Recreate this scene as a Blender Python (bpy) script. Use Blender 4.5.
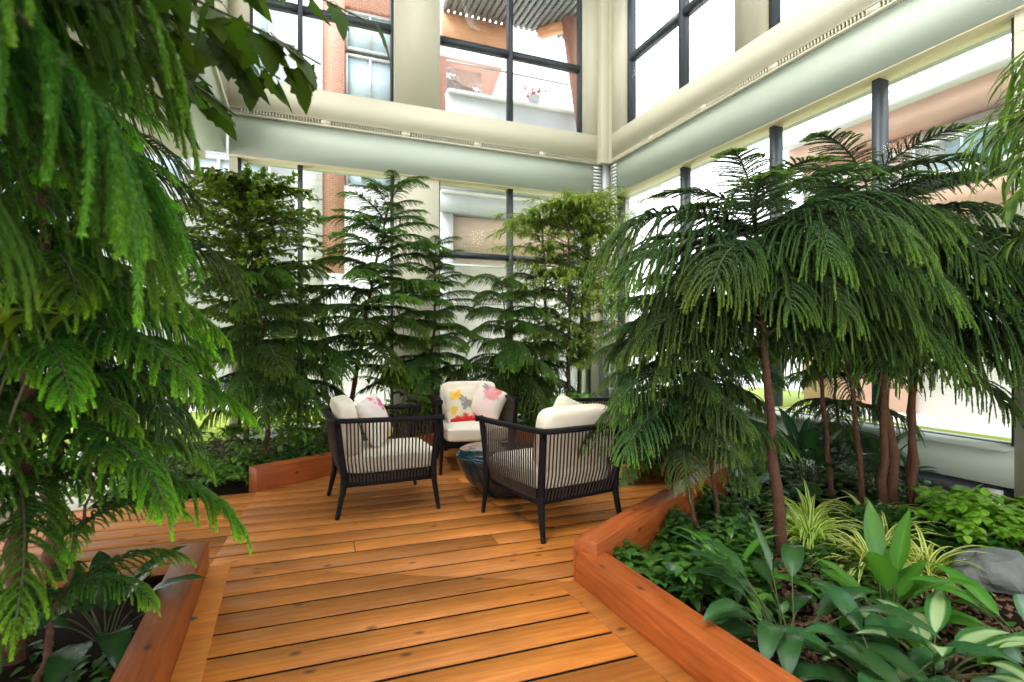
import bpy, bmesh, math, random
import numpy as np
from mathutils import Vector, Matrix, Euler
PI = math.pi
R = math.radians
sc = bpy.context.scene
COL = sc.collection
for o in list(bpy.data.objects):
    bpy.data.objects.remove(o)

# ------------------------------------------------------------------ camera, sky, exposure
cd = bpy.data.cameras.new('camera'); cam = bpy.data.objects.new('camera', cd); COL.objects.link(cam)
cam.location = (0, 0, 1.3); cam.rotation_euler = (R(90), 0, 0)
cd.sensor_width = 36.0; cd.lens = 36.0 * 532 / 1024
cd.clip_start = 0.05; cd.clip_end = 300
cd.dof.use_dof = True; cd.dof.focus_distance = 3.6; cd.dof.aperture_fstop = 2.2
sc.camera = cam
wd = bpy.data.worlds.new('sky'); sc.world = wd; wd.use_nodes = True
wn = wd.node_tree.nodes; wl = wd.node_tree.links
bg = wn['Background']
tc = wn.new('ShaderNodeTexCoord'); sx = wn.new('ShaderNodeSeparateXYZ'); cr = wn.new('ShaderNodeValToRGB')
wl.new(tc.outputs['Generated'], sx.inputs[0]); wl.new(sx.outputs[2], cr.inputs[0])
cr.color_ramp.elements[0].color = (1, 1, 1, 1); cr.color_ramp.elements[0].position = 0.45
cr.color_ramp.elements[1].color = (0.80, 0.90, 1.0, 1); cr.color_ramp.elements[1].position = 1.0
wl.new(cr.outputs[0], bg.inputs[0]); bg.inputs[1].default_value = 3.2
sd = bpy.data.lights.new('sun', 'SUN'); sun = bpy.data.objects.new('sun', sd); COL.objects.link(sun)
sd.energy = 3.4; sd.angle = R(24); sd.color = (1.0, 0.95, 0.84)
sun.rotation_euler = (R(24), R(-20), 0)          # high sun, from the left and behind the camera, through the added roof's openings
vs = sc.view_settings
vs.view_transform = 'Standard'; vs.look = 'None'; vs.gamma = 1; vs.use_curve_mapping = False; vs.exposure = 0.0
sc.cycles.max_bounces = 10; sc.cycles.transparent_max_bounces = 24
sc.cycles.diffuse_bounces = 5; sc.cycles.transmission_bounces = 6; sc.cycles.use_denoising = True; sc.cycles.denoising_input_passes = 'RGB_ALBEDO_NORMAL'; sc.cycles.denoising_prefilter = 'FAST'
sc.cycles.sample_clamp_indirect = 6; sc.cycles.caustics_reflective = False; sc.cycles.caustics_refractive = False

# ------------------------------------------------------------------ frames
# building frame: origin at the floor corner of the two glass walls, x to the right along the back wall, y outwards
D = 9.5
CORNER = Vector((.1786 * D, D, 0))
BANG = math.atan2(.371, .929)
BM = Matrix.Translation(CORNER) @ Matrix.Rotation(BANG, 4, 'Z')
BX = Vector((math.cos(BANG), math.sin(BANG), 0)); BY = Vector((-math.sin(BANG), math.cos(BANG), 0))

# ------------------------------------------------------------------ geometry collector
class G:
    def __init__(s):
        s.v = []; s.f = []; s.m = []; s.a = []; s.n = 0; s.r = []
    def add(s, V, F, mat=0, a=0.0, r=0.0):
        V = np.asarray(V, float).reshape(-1, 3); F = np.asarray(F, int)
        s.v.append(V); s.f.append(F + s.n); s.m.append(np.full(len(F), mat))
        s.a.append(np.broadcast_to(np.asarray(a, float), (len(V),)))
        s.r.append(np.broadcast_to(np.asarray(r, float), (len(V),)))
        s.n += len(V)
    def box(s, x0, x1, y0, y1, z0, z1, mat=0, r=0.0):
        V = [(x, y, z) for z in (z0, z1) for y in (y0, y1) for x in (x0, x1)]
        s.add(V, [(0, 2, 3, 1), (4, 5, 7, 6), (0, 1, 5, 4), (2, 6, 7, 3), (0, 4, 6, 2), (1, 3, 7, 5)], mat, 0, r)
    def prism(s, poly, z0, z1, mat=0, r=0.0):          # plan polygon, counter-clockwise
        n = len(poly)
        V = [(p[0], p[1], z0) for p in poly] + [(p[0], p[1], z1) for p in poly]
        s.poly = None
        base = s.n
        s.add(V, [(i, (i + 1) % n, n + (i + 1) % n, n + i) for i in range(n)], mat, 0, r)
        s.f.append(np.array([[base + n + i for i in range(n)]])); s.m.append(np.array([mat]))
        s.f.append(np.array([[base + i for i in range(n)][::-1]])); s.m.append(np.array([mat]))
    def tube(s, P, rad, S=8, mat=0, cap=True, a=0.0):
        P = np.asarray(P, float); K = len(P); rad = np.broadcast_to(np.asarray(rad, float), (K,))
        V, F = tubes(P[None], rad[None], S); s.add(V, F, mat, a)
        if cap:
            b = s.n - K * S
            s.f.append(np.array([[b + i for i in range(S)]])); s.m.append(np.array([mat]))
            s.f.append(np.array([[b + (K - 1) * S + i for i in range(S)][::-1]])); s.m.append(np.array([mat]))
    def bar(s, p, q, w, h, mat=0, up=(0, 0, 1)):        # box bar from p to q
        p = Vector(p); q = Vector(q); d = (q - p).normalized(); u = Vector(up)
        sd_ = d.cross(u).normalized(); u = sd_.cross(d)
        V = [e + sd_ * (w / 2 * i) + u * (h / 2 * j) for e in (p, q) for j in (-1, 1) for i in (-1, 1)]
        s.add([tuple(x) for x in V], [(0, 2, 3, 1), (4, 5, 7, 6), (0, 1, 5, 4), (2, 6, 7, 3), (0, 4, 6, 2), (1, 3, 7, 5)], mat)
    def lathe(s, prof, S=40, mat=0):
        n = len(prof); V = []
        for (r_, z) in prof:
            for i in range(S):
                t = 2 * PI * i / S; V.append((r_ * math.cos(t), r_ * math.sin(t), z))
        F = [(k * S + i, k * S + (i + 1) % S, (k + 1) * S + (i + 1) % S, (k + 1) * S + i) for k in range(n - 1) for i in range(S)]
        s.add(V, F, mat)
    def mesh(s, name, mats, smooth=False):
        V = np.concatenate(s.v); me = bpy.data.meshes.new(name)
        me.vertices.add(len(V)); me.vertices.foreach_set('co', V.ravel())
        lv = np.concatenate([f.ravel() for f in s.f]); cnt = np.concatenate([np.full(len(f), f.shape[1]) for f in s.f])
        me.loops.add(len(lv)); me.loops.foreach_set('vertex_index', lv.astype(np.int32))
        me.polygons.add(len(cnt))
        st = np.concatenate([[0], np.cumsum(cnt)[:-1]])
        me.polygons.foreach_set('loop_start', st.astype(np.int32))
        me.polygons.foreach_set('material_index', np.concatenate(s.m).astype(np.int32))
        if smooth:
            me.polygons.foreach_set('use_smooth', np.ones(len(cnt), bool))
        for key, arr in (('tip', s.a), ('rnd', s.r)):
            at = me.attributes.new(key, 'FLOAT', 'POINT'); at.data.foreach_set('value', np.concatenate(arr).astype(np.float32))
        me.update(calc_edges=True); me.validate()
        for m in (mats if isinstance(mats, (list, tuple)) else [mats]):
            me.materials.append(m)
        return me
    def obj(s, name, mats, parent=None, smooth=False, loc=(0, 0, 0), rz=0, mw=None, bevel=0, seg=2):
        o = bpy.data.objects.new(name, s.mesh(name, mats, smooth)); COL.objects.link(o)
        o.location = loc; o.rotation_euler = (0, 0, rz)
        if mw is not None:
            o.matrix_world = mw
        if parent:
            o.parent = parent
        if bevel:
            b = o.modifiers.new('bevel', 'BEVEL'); b.width = bevel; b.segments = seg; b.limit_method = 'ANGLE'; b.harden_normals = False
        return o

def nrm(a):
    return a / np.maximum(np.linalg.norm(a, axis=-1, keepdims=True), 1e-9)

def tubes(P, Rd, S):
    """P (B,K,3), Rd (B,K) -> vertices and quads of B open tubes"""
    Bn, K, _ = P.shape
    T = nrm(np.gradient(P, axis=1))
    ref = np.where(np.abs(nrm(P[:, -1] - P[:, 0])[:, 2:3]) > .8, np.array([[1., 0, 0]]), np.array([[0, 0, 1.]]))[:, None, :]
    n1 = nrm(np.cross(T, np.broadcast_to(ref, T.shape))); n2 = np.cross(T, n1)
    an = np.arange(S) * 2 * PI / S
    V = P[:, :, None] + Rd[:, :, None, None] * (n1[:, :, None] * np.cos(an)[None, None, :, None] + n2[:, :, None] * np.sin(an)[None, None, :, None])
    b, k, i = np.meshgrid(np.arange(Bn), np.arange(K - 1), np.arange(S), indexing='ij')
    o = (b * K + k) * S; j = (i + 1) % S
    F = np.stack([o + i, o + j, o + S + j, o + S + i], -1).reshape(-1, 4)
    return V.reshape(-1, 3), F

def tag(o, label=None, cat=None, group=None, kind=None):
    if label: o['label'] = label
    if cat: o['category'] = cat
    if group: o['group'] = group
    if kind: o['kind'] = kind
    return o

def empty(name, loc=(0, 0, 0), rz=0):
    o = bpy.data.objects.new(name, None); COL.objects.link(o); o.location = loc; o.rotation_euler = (0, 0, rz)
    o.empty_display_size = .1
    return o

# ------------------------------------------------------------------ materials
def newmat(name):
    m = bpy.data.materials.new(name); m.use_nodes = True
    return m, m.node_tree.nodes, m.node_tree.links, m.node_tree.nodes['Principled BSDF']

def mat(name, c, rough=.6, metal=0, var=.0, scale=8, bump=0, bscale=60, coat=0, stretch=None):
    m, n, l, b = newmat(name)
    b.inputs['Base Color'].default_value = (*c, 1); b.inputs['Roughness'].default_value = rough; b.inputs['Metallic'].default_value = metal
    b.inputs['Coat Weight'].default_value = coat
    t = n.new('ShaderNodeTexCoord')
    src = t.outputs['Object']
    if stretch:
        mp = n.new('ShaderNodeMapping'); mp.inputs['Scale'].default_value = stretch; l.new(src, mp.inputs[0]); src = mp.outputs[0]
    if var:
        ns = n.new('ShaderNodeTexNoise'); ns.inputs['Scale'].default_value = scale; ns.inputs['Detail'].default_value = 5
        l.new(src, ns.inputs['Vector'])
        mx = n.new('ShaderNodeMix'); mx.data_type = 'RGBA'
        mx.inputs['A'].default_value = (*[x * (1 - var) for x in c], 1); mx.inputs['B'].default_value = (*[min(1, x * (1 + var)) for x in c], 1)
        l.new(ns.outputs['Fac'], mx.inputs['Factor']); l.new(mx.outputs['Result'], b.inputs['Base Color'])
    if bump:
        nb = n.new('ShaderNodeTexNoise'); nb.inputs['Scale'].default_value = bscale; nb.inputs['Detail'].default_value = 6
        l.new(src, nb.inputs['Vector'])
        bp = n.new('ShaderNodeBump'); bp.inputs['Strength'].default_value = bump; bp.inputs['Distance'].default_value = .01
        l.new(nb.outputs['Fac'], bp.inputs['Height']); l.new(bp.outputs[0], b.inputs['Normal'])
    return m

def leafmat(name, c, tip, rough=.45, trans=.3, spec=.4, edge=None):
    """leaf: base colour to tip colour along the 'tip' attribute, some variety, light passing through"""
    m, n, l, b = newmat(name)
    at = n.new('ShaderNodeAttribute'); at.attribute_name = 'tip'
    oi = n.new('ShaderNodeObjectInfo'); rn = n.new('ShaderNodeAttribute'); rn.attribute_name = 'rnd'
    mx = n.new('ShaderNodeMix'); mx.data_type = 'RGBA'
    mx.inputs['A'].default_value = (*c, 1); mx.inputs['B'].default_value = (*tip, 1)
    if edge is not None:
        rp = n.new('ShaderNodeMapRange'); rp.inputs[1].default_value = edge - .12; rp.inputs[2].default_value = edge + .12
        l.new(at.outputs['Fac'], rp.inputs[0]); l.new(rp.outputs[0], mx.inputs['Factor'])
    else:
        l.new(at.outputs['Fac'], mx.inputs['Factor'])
    hs = n.new('ShaderNodeHueSaturation')
    ad = n.new('ShaderNodeMath'); ad.operation = 'ADD'; l.new(oi.outputs['Random'], ad.inputs[0]); l.new(rn.outputs['Fac'], ad.inputs[1])
    mr = n.new('ShaderNodeMapRange'); mr.inputs[1].default_value = 0; mr.inputs[2].default_value = 2; mr.inputs[3].default_value = .62; mr.inputs[4].default_value = 1.38
    l.new(ad.outputs[0], mr.inputs[0]); l.new(mr.outputs[0], hs.inputs['Value'])
    mh = n.new('ShaderNodeMapRange'); mh.inputs[1].default_value = 0; mh.inputs[2].default_value = 1; mh.inputs[3].default_value = .485; mh.inputs[4].default_value = .515
    l.new(oi.outputs['Random'], mh.inputs[0]); l.new(mh.outputs[0], hs.inputs['Hue'])
    l.new(mx.outputs['Result'], hs.inputs['Color']); l.new(hs.outputs[0], b.inputs['Base Color'])
    b.inputs['Roughness'].default_value = rough; b.inputs['Specular IOR Level'].default_value = spec
    tr = n.new('ShaderNodeBsdfTranslucent'); ms = n.new('ShaderNodeMixShader'); ms.inputs[0].default_value = trans
    g2 = n.new('ShaderNodeMix'); g2.data_type = 'RGBA'; g2.blend_type = 'MULTIPLY'; g2.inputs['Factor'].default_value = 1
    g2.inputs['B'].default_value = (1.5, 1.5, .6, 1)
    l.new(hs.outputs[0], g2.inputs['A']); l.new(g2.outputs['Result'], tr.inputs[0])
    l.new(b.outputs[0], ms.inputs[1]); l.new(tr.outputs[0], ms.inputs[2]); l.new(ms.outputs[0], n['Material Output'].inputs[0])
    return m

def woodmat(name, dark, light, rough=.42, attr=True, axis=0):
    m, n, l, b = newmat(name)
    t = n.new('ShaderNodeTexCoord'); at = n.new('ShaderNodeAttribute'); at.attribute_name = 'rnd'
    mp = n.new('ShaderNodeMapping'); s = [55, 55, 55]; s[axis] = 3.0; mp.inputs['Scale'].default_value = s
    cmb = n.new('ShaderNodeCombineXYZ'); mu = n.new('ShaderNodeMath'); mu.operation = 'MULTIPLY'; mu.inputs[1].default_value = 37
    l.new(at.outputs['Fac'], mu.inputs[0]); l.new(mu.outputs[0], cmb.inputs[axis]); l.new(cmb.outputs[0], mp.inputs['Location'])
    l.new(t.outputs['Object'], mp.inputs[0])
    gr = n.new('ShaderNodeTexNoise'); gr.inputs['Scale'].default_value = 1; gr.inputs['Detail'].default_value = 6; gr.inputs['Distortion'].default_value = .6
    l.new(mp.outputs[0], gr.inputs['Vector'])
    mx = n.new('ShaderNodeMix'); mx.data_type = 'RGBA'; mx.inputs['A'].default_value = (*dark, 1); mx.inputs['B'].default_value = (*light, 1)
    rp = n.new('ShaderNodeMapRange'); rp.inputs[1].default_value = .3; rp.inputs[2].default_value = .72
    l.new(gr.outputs['Fac'], rp.inputs[0]); l.new(rp.outputs[0], mx.inputs['Factor'])
    # knots and weather stains
    mk = n.new('ShaderNodeMapping'); s2 = [8, 8, 8]; s2[axis] = 4.5; mk.inputs['Scale'].default_value = s2; l.new(t.outputs['Object'], mk.inputs[0]); l.new(cmb.outputs[0], mk.inputs['Location'])
    kn = n.new('ShaderNodeTexVoronoi'); kn.inputs['Scale'].default_value = 1.0; l.new(mk.outputs[0], kn.inputs['Vector'])
    kr = n.new('ShaderNodeMapRange'); kr.inputs[1].default_value = .05; kr.inputs[2].default_value = .15; kr.inputs[3].default_value = .28; kr.inputs[4].default_value = 1
    l.new(kn.outputs['Distance'], kr.inputs[0])
    st = n.new('ShaderNodeTexNoise'); st.inputs['Scale'].default_value = 2.3; st.inputs['Detail'].default_value = 4; l.new(t.outputs['Object'], st.inputs['Vector'])
    sr = n.new('ShaderNodeMapRange'); sr.inputs[1].default_value = .35; sr.inputs[2].default_value = .65; sr.inputs[3].default_value = .84; sr.inputs[4].default_value = 1.08
    l.new(st.outputs['Fac'], sr.inputs[0])
    pr = n.new('ShaderNodeMapRange'); pr.inputs[3].default_value = .66; pr.inputs[4].default_value = 1.15; l.new(at.outputs['Fac'], pr.inputs[0])
    m1 = n.new('ShaderNodeMath'); m1.operation = 'MULTIPLY'; l.new(kr.outputs[0], m1.inputs[0]); l.new(sr.outputs[0], m1.inputs[1])
    m2 = n.new('ShaderNodeMath'); m2.operation = 'MULTIPLY'; l.new(m1.outputs[0], m2.inputs[0])
    if attr: l.new(pr.outputs[0], m2.inputs[1])
    else: m2.inputs[1].default_value = 1
    hs = n.new('ShaderNodeHueSaturation'); l.new(mx.outputs['Result'], hs.inputs['Color']); l.new(m2.outputs[0], hs.inputs['Value'])
    l.new(hs.outputs[0], b.inputs['Base Color']); b.inputs['Roughness'].default_value = rough
    bp = n.new('ShaderNodeBump'); bp.inputs['Strength'].default_value = .15; bp.inputs['Distance'].default_value = .004
    l.new(gr.outputs['Fac'], bp.inputs['Height']); l.new(bp.outputs[0], b.inputs['Normal'])
    return m

def glassmat(name, tint=(.97, .99, .98), amount=.10):
    m, n, l, b = newmat(name); n.remove(b)
    tr = n.new('ShaderNodeBsdfTransparent'); tr.inputs[0].default_value = (*tint, 1)
    gl = n.new('ShaderNodeBsdfGlossy'); gl.inputs['Roughness'].default_value = .0
    fr = n.new('ShaderNodeFresnel'); fr.inputs[0].default_value = 1.35
    ml = n.new('ShaderNodeMath'); ml.operation = 'MULTIPLY'; ml.inputs[1].default_value = amount; l.new(fr.outputs[0], ml.inputs[0])
    ms = n.new('ShaderNodeMixShader'); l.new(ml.outputs[0], ms.inputs[0]); l.new(tr.outputs[0], ms.inputs[1]); l.new(gl.outputs[0], ms.inputs[2])
    l.new(ms.outputs[0], n['Material Output'].inputs[0])
    return m

def brickmat(name, c1, c2, mortar, scale=5, bw=.5, rh=.25):
    m, n, l, b = newmat(name)
    t = n.new('ShaderNodeTexCoord'); mp = n.new('ShaderNodeMapping'); mp.inputs['Rotation'].default_value = (R(90), 0, 0)
    l.new(t.outputs['Object'], mp.inputs[0])
    br = n.new('ShaderNodeTexBrick'); br.inputs['Color1'].default_value = (*c1, 1); br.inputs['Color2'].default_value = (*c2, 1); br.inputs['Mortar'].default_value = (*mortar, 1)
    br.inputs['Scale'].default_value = scale; br.inputs['Brick Width'].default_value = bw; br.inputs['Row Height'].default_value = rh; br.inputs['Mortar Size'].default_value = .02
    l.new(mp.outputs[0], br.inputs[0]); l.new(br.outputs[0], b.inputs['Base Color']); b.inputs['Roughness'].default_value = .8
    return m

M = {}
M['cream'] = mat('cream_paint', (.61, .585, .45), .55, var=.03, scale=2)
M['beam'] = mat('pale_beam_paint', (.45, .515, .43), .5, var=.03, scale=2)
M['soffit'] = mat('warm_soffit_paint', (.86, .76, .50), .6)
M['slot'] = mat('vent_slot', (.42, .42, .35), .7)
M['bracket'] = mat('pale_bracket', (.68, .70, .66), .6)
M['paleband'] = mat('pale_brown_band', (.66, .50, .40), .6, var=.1, scale=2)
M['frame'] = mat('dark_window_frame', (.045, .055, .070), .45, metal=.2)
M['glass'] = glassmat('window_glass')
M['deck'] = woodmat('stained_deck_wood', (.42, .130, .018), (.62, .222, .034), .52)
M['curbw'] = woodmat('red_cedar_curb', (.28, .055, .010), (.48, .125, .026), .38, axis=1)
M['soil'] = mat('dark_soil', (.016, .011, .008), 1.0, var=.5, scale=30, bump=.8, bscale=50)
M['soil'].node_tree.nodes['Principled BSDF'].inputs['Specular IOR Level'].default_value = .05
M['mulch'] = mat('bark_mulch', (.17, .085, .05), .9, var=.5, scale=60, bump=.5, bscale=120)
M['tile'] = mat('pinkish_floor', (.50, .33, .24), .5, var=.15, scale=3)
M['lawn'] = mat('lawn_grass', (.30, .40, .05), .9, var=.35, scale=3, bump=.6, bscale=80)
M['paving'] = mat('pale_paving', (.75, .73, .68), .8, var=.08, scale=2)
M['bark'] = mat('pine_bark', (.115, .048, .026), .85, var=.5, scale=25, bump=.9, bscale=60, stretch=(1, 1, 2.5))
M['bark2'] = mat('grey_bark', (.10, .075, .05), .85, var=.4, scale=25, bump=.6, bscale=50)
M['rachis'] = mat('green_brown_twig', (.050, .055, .020), .8, var=.3, scale=10)
M['twig'] = mat('green_twig', (.07, .085, .03), .7)
M['black'] = mat('black_frame', (.006, .006, .007), .6, var=.2); M['black'].node_tree.nodes['Principled BSDF'].inputs['Specular IOR Level'].default_value = .15
M['rod'] = mat('dark_rod', (.040, .030, .023), .6)
M['cushion'] = mat('cream_cushion', (.76, .69, .57), .9, var=.04, scale=30, bump=.12, bscale=400)
M['teal'] = mat('dark_teal_glaze', (.006, .022, .034), .12, var=.4, scale=6, coat=.6)
M['rock'] = mat('grey_rock', (.15, .165, .165), .85, var=.5, scale=9, bump=.8, bscale=18)
M['white'] = mat('white_panel', (.86, .86, .85), .6, var=.02)
M['pgrey'] = mat('pale_grey_cladding', (.60, .62, .66), .6, var=.03)
M['brick'] = brickmat('red_brick', (.64, .29, .20), (.56, .24, .16), (.66, .52, .46), 4.5, .6, .2)
M['wbrick'] = brickmat('white_brick', (.80, .80, .78), (.75, .75, .74), (.62, .62, .62), 2.2, .9, .3)
M['terra'] = mat('terracotta_panel', (.84, .54, .44), .7, var=.08, scale=1.5)
M['orange'] = mat('orange_wood_panel', (.80, .40, .22), .6, var=.15, scale=3, stretch=(1, 1, 6))
M['brownpost'] = mat('brown_timber', (.46, .24, .18), .6, var=.15, scale=6)
M['deckrib'] = mat('grey_metal_soffit', (.26, .27, .27), .5)
M['wglass'] = mat('blue_window_glazing', (.55, .68, .75), .15, coat=.2)
M['bglass'] = glassmat('balustrade_glass', (.86, .94, .96), .6)
M['steel'] = mat('grey_rail', (.52, .54, .55), .5, metal=.3)
M['flowers'] = mat('pink_flowers', (.70, .15, .25), .8, var=.6, scale=30)

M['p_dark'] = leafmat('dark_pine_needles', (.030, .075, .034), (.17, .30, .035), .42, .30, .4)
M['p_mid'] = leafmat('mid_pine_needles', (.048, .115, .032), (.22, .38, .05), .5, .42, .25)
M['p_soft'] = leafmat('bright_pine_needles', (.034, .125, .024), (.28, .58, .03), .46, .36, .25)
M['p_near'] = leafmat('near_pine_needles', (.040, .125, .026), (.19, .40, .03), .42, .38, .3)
M['ficus'] = leafmat('ficus_leaves', (.075, .16, .022), (.22, .36, .05), .35, .45)
M['bamboo'] = leafmat('willowy_leaves', (.10, .19, .03), (.28, .38, .07), .5, .45)
M['palm'] = leafmat('palm_leaves', (.055, .14, .025), (.18, .30, .05), .4, .4)
M['maple'] = leafmat('lobed_leaves', (.035, .085, .012), (.075, .15, .016), .45, .45, .2)
M['lime_leaf'] = leafmat('yellow_green_leaves', (.14, .27, .03), (.24, .38, .05), .5, .5)
M['lily'] = leafmat('glossy_dark_leaves', (.018, .070, .022), (.050, .13, .040), .24, .22, .6)
M['bright'] = leafmat('bright_green_leaves', (.05, .18, .022), (.10, .28, .03), .32, .35, .5)
M['varieg'] = leafmat('variegated_leaves', (.34, .44, .22), (.045, .14, .03), .35, .25, .5, edge=.55)
M['spider'] = leafmat('striped_strap_leaves', (.20, .38, .05), (.78, .82, .30), .45, .35, edge=.42)
M['pothos'] = leafmat('lime_green_leaves', (.17, .40, .03), (.26, .50, .05), .4, .4)
M['ivy'] = leafmat('ground_ivy_leaves', (.025, .10, .022), (.08, .22, .03), .35, .3, .5)
M['pale_leaf'] = leafmat('silvery_leaves', (.18, .30, .22), (.06, .16, .07), .4, .25, .5, edge=.7)
M['shrub'] = leafmat('shrub_leaves', (.07, .18, .03), (.20, .36, .06), .4, .4)

# ------------------------------------------------------------------ setting: ground and deck
g = G(); g.prism([(-30, -12), (40, -12), (40, 60), (-30, 60)], -.6, -.16); o = g.obj('ground', M['paving']); tag(o, kind='structure')
g = G(); g.prism([(-9, .45), (8, .45), (8, 4.0), (-9, 4.0)], -.158, -.11); o = g.obj('lawn', M['lawn'], mw=BM); tag(o, kind='structure')
g = G(); g.prism([(.6, -9), (4.5, -9), (4.5, .4), (.6, .4)], -.158, -.112); o = g.obj('side_lawn', M['lawn'], mw=BM); tag(o, kind='structure')
g = G(); g.prism([(-6.7, -9.5), (.05, -9.5), (.05, .05), (-6.7, .05)], -.158, -.06); o = g.obj('planting_bed', M['soil'], mw=BM); tag(o, kind='structure')

PANG = R(19.67)
def to_deck(p):
    c, s = math.cos(-PANG), math.sin(-PANG)
    return (c * p[0] - s * p[1], s * p[0] + c * p[1])
def clip(poly, y, keep_above):
    out = []
    for i in range(len(poly)):
        a, b = poly[i], poly[(i + 1) % len(poly)]
        ia = (a[1] >= y) == keep_above; ib = (b[1] >= y) == keep_above
        if ia: out.append(a)
        if ia != ib:
            t = (y - a[1]) / (b[1] - a[1]); out.append((a[0] + t * (b[0] - a[0]), y))
    return out
def clipx(poly, x, keep):
    return [(q[1], q[0]) for q in clip([(p[1], p[0]) for p in poly], x, keep)]
NV = np.array((BY.x, BY.y)); BV = np.array((BX.x, BX.y))
CN = np.array((math.cos(R(113)), math.sin(R(113))))     # curb direction of the boardwalk
CB = np.array((math.cos(R(23)), math.sin(R(23))))
P0 = np.array((.341, 2.88)); P1 = np.array((1.72, 4.62)); P2 = P1 + 1.6 * CN
PL = np.array((-1.743, 3.06)); P4 = np.array((-2.2, 4.58)); P3 = np.array((-.72, 6.44))
corr = [PL - 3.4 * CN, P0 - 3.4 * CN, P0, PL]
hexa = [PL, P0, P1, P2, P3, P4]
left_path = [PL - 1.5 * CB, PL, P4, P4 - 1.5 * CB]
rng = random.Random(4)
g = G(); PW = .190
for poly, x_in in ((corr, .105), (hexa, 0), (left_path, 0)):
    pd = [to_deck(p) for p in poly]
    ys = [p[1] for p in pd]; k0 = math.floor(min(ys) / PW); k1 = math.ceil(max(ys) / PW)
    for k in range(k0, k1):
        pc = clip(clip(pd, k * PW + .011, True), (k + 1) * PW - .011, False)
        if len(pc) < 3: continue
        xs = [p[0] for p in pc]
        cut = rng.uniform(min(xs) + .6, max(xs) - .6) if (max(xs) - min(xs) > 2.4) else None
        for q in ([pc] if cut is None else [clipx(pc, cut - .002, False), clipx(pc, cut + .002, True)]):
            if len(q) >= 3:
                g.prism(q, -.04, 0.0, 0, rng.random())
o = g.obj('floor', M['deck'], rz=PANG, bevel=.0015, seg=1); tag(o, kind='structure')
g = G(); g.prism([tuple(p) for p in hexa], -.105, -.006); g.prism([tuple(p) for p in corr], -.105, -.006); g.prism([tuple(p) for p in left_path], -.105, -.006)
o = g.obj('floor_gap_shade', M['soil']); tag(o, kind='structure')  # dark soil-coloured slab under the planks, standing in for shade in the gaps
g = G(); lp = PL - 1.5 * CB; lq = P4 - 1.5 * CB
g.prism([tuple(lp - 4 * CB - .6 * CN), tuple(lp - .6 * CN), tuple(lq + .1 * CN), tuple(lq - 4 * CB + 4.5 * CN)], -.12, -.02)
o = g.obj('lobby_floor', M['tile']); tag(o, kind='structure')

def timber(name, a, b, w, z0, z1, side, ext=(0, 0), m='curbw', bevel=.003):
    """timber laid along a-b, its width to the given side; local y runs along it"""
    a = np.array(a, float); b = np.array(b, float); d = (b - a); L = np.linalg.norm(d); d /= L
    ang = math.atan2(d[1], d[0]) - PI / 2
    x0, x1 = (0, w) if side > 0 else (-w, 0)
    gg = G(); gg.prism([(x0, -ext[0]), (x1, -ext[0] * .0 - (ext[0])), (x1, L + ext[1]), (x0, L + ext[1])], z0, z1, 0, random.Random(name + str(a)).random())
    o = gg.obj(name, M[m], loc=(a[0], a[1], 0), rz=ang, bevel=bevel); tag(o, kind='structure'); return o
timber('curb', P0 - 3.4 * CN, P0, .14, -.11, .17, 1, (0, .02))
timber('curb', P0 + .02 * CB + .015 * CN, P1, .14, -.11, .235, 1, (0.03, .05))
timber('curb', P1, P2, .14, -.11, .235, 1, (0, .05))
timber('curb', P2, P3, .14, -.11, .235, 1, (0, .06))
timber('curb', P3, P4, .14, -.11, .20, 1, (0, 0))
timber('curb', PL - 3.4 * CN, PL, .14, -.11, .15, -1, (0, 0))
timber('deck_border', P0 - 3.4 * CN, P0, .10, -.03, .006, -1, (0, 0), 'deck', .003)
timber('deck_border', PL - 3.4 * CN, PL, .11, -.03, .006, 1, (0, 0), 'deck', .003)

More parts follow.
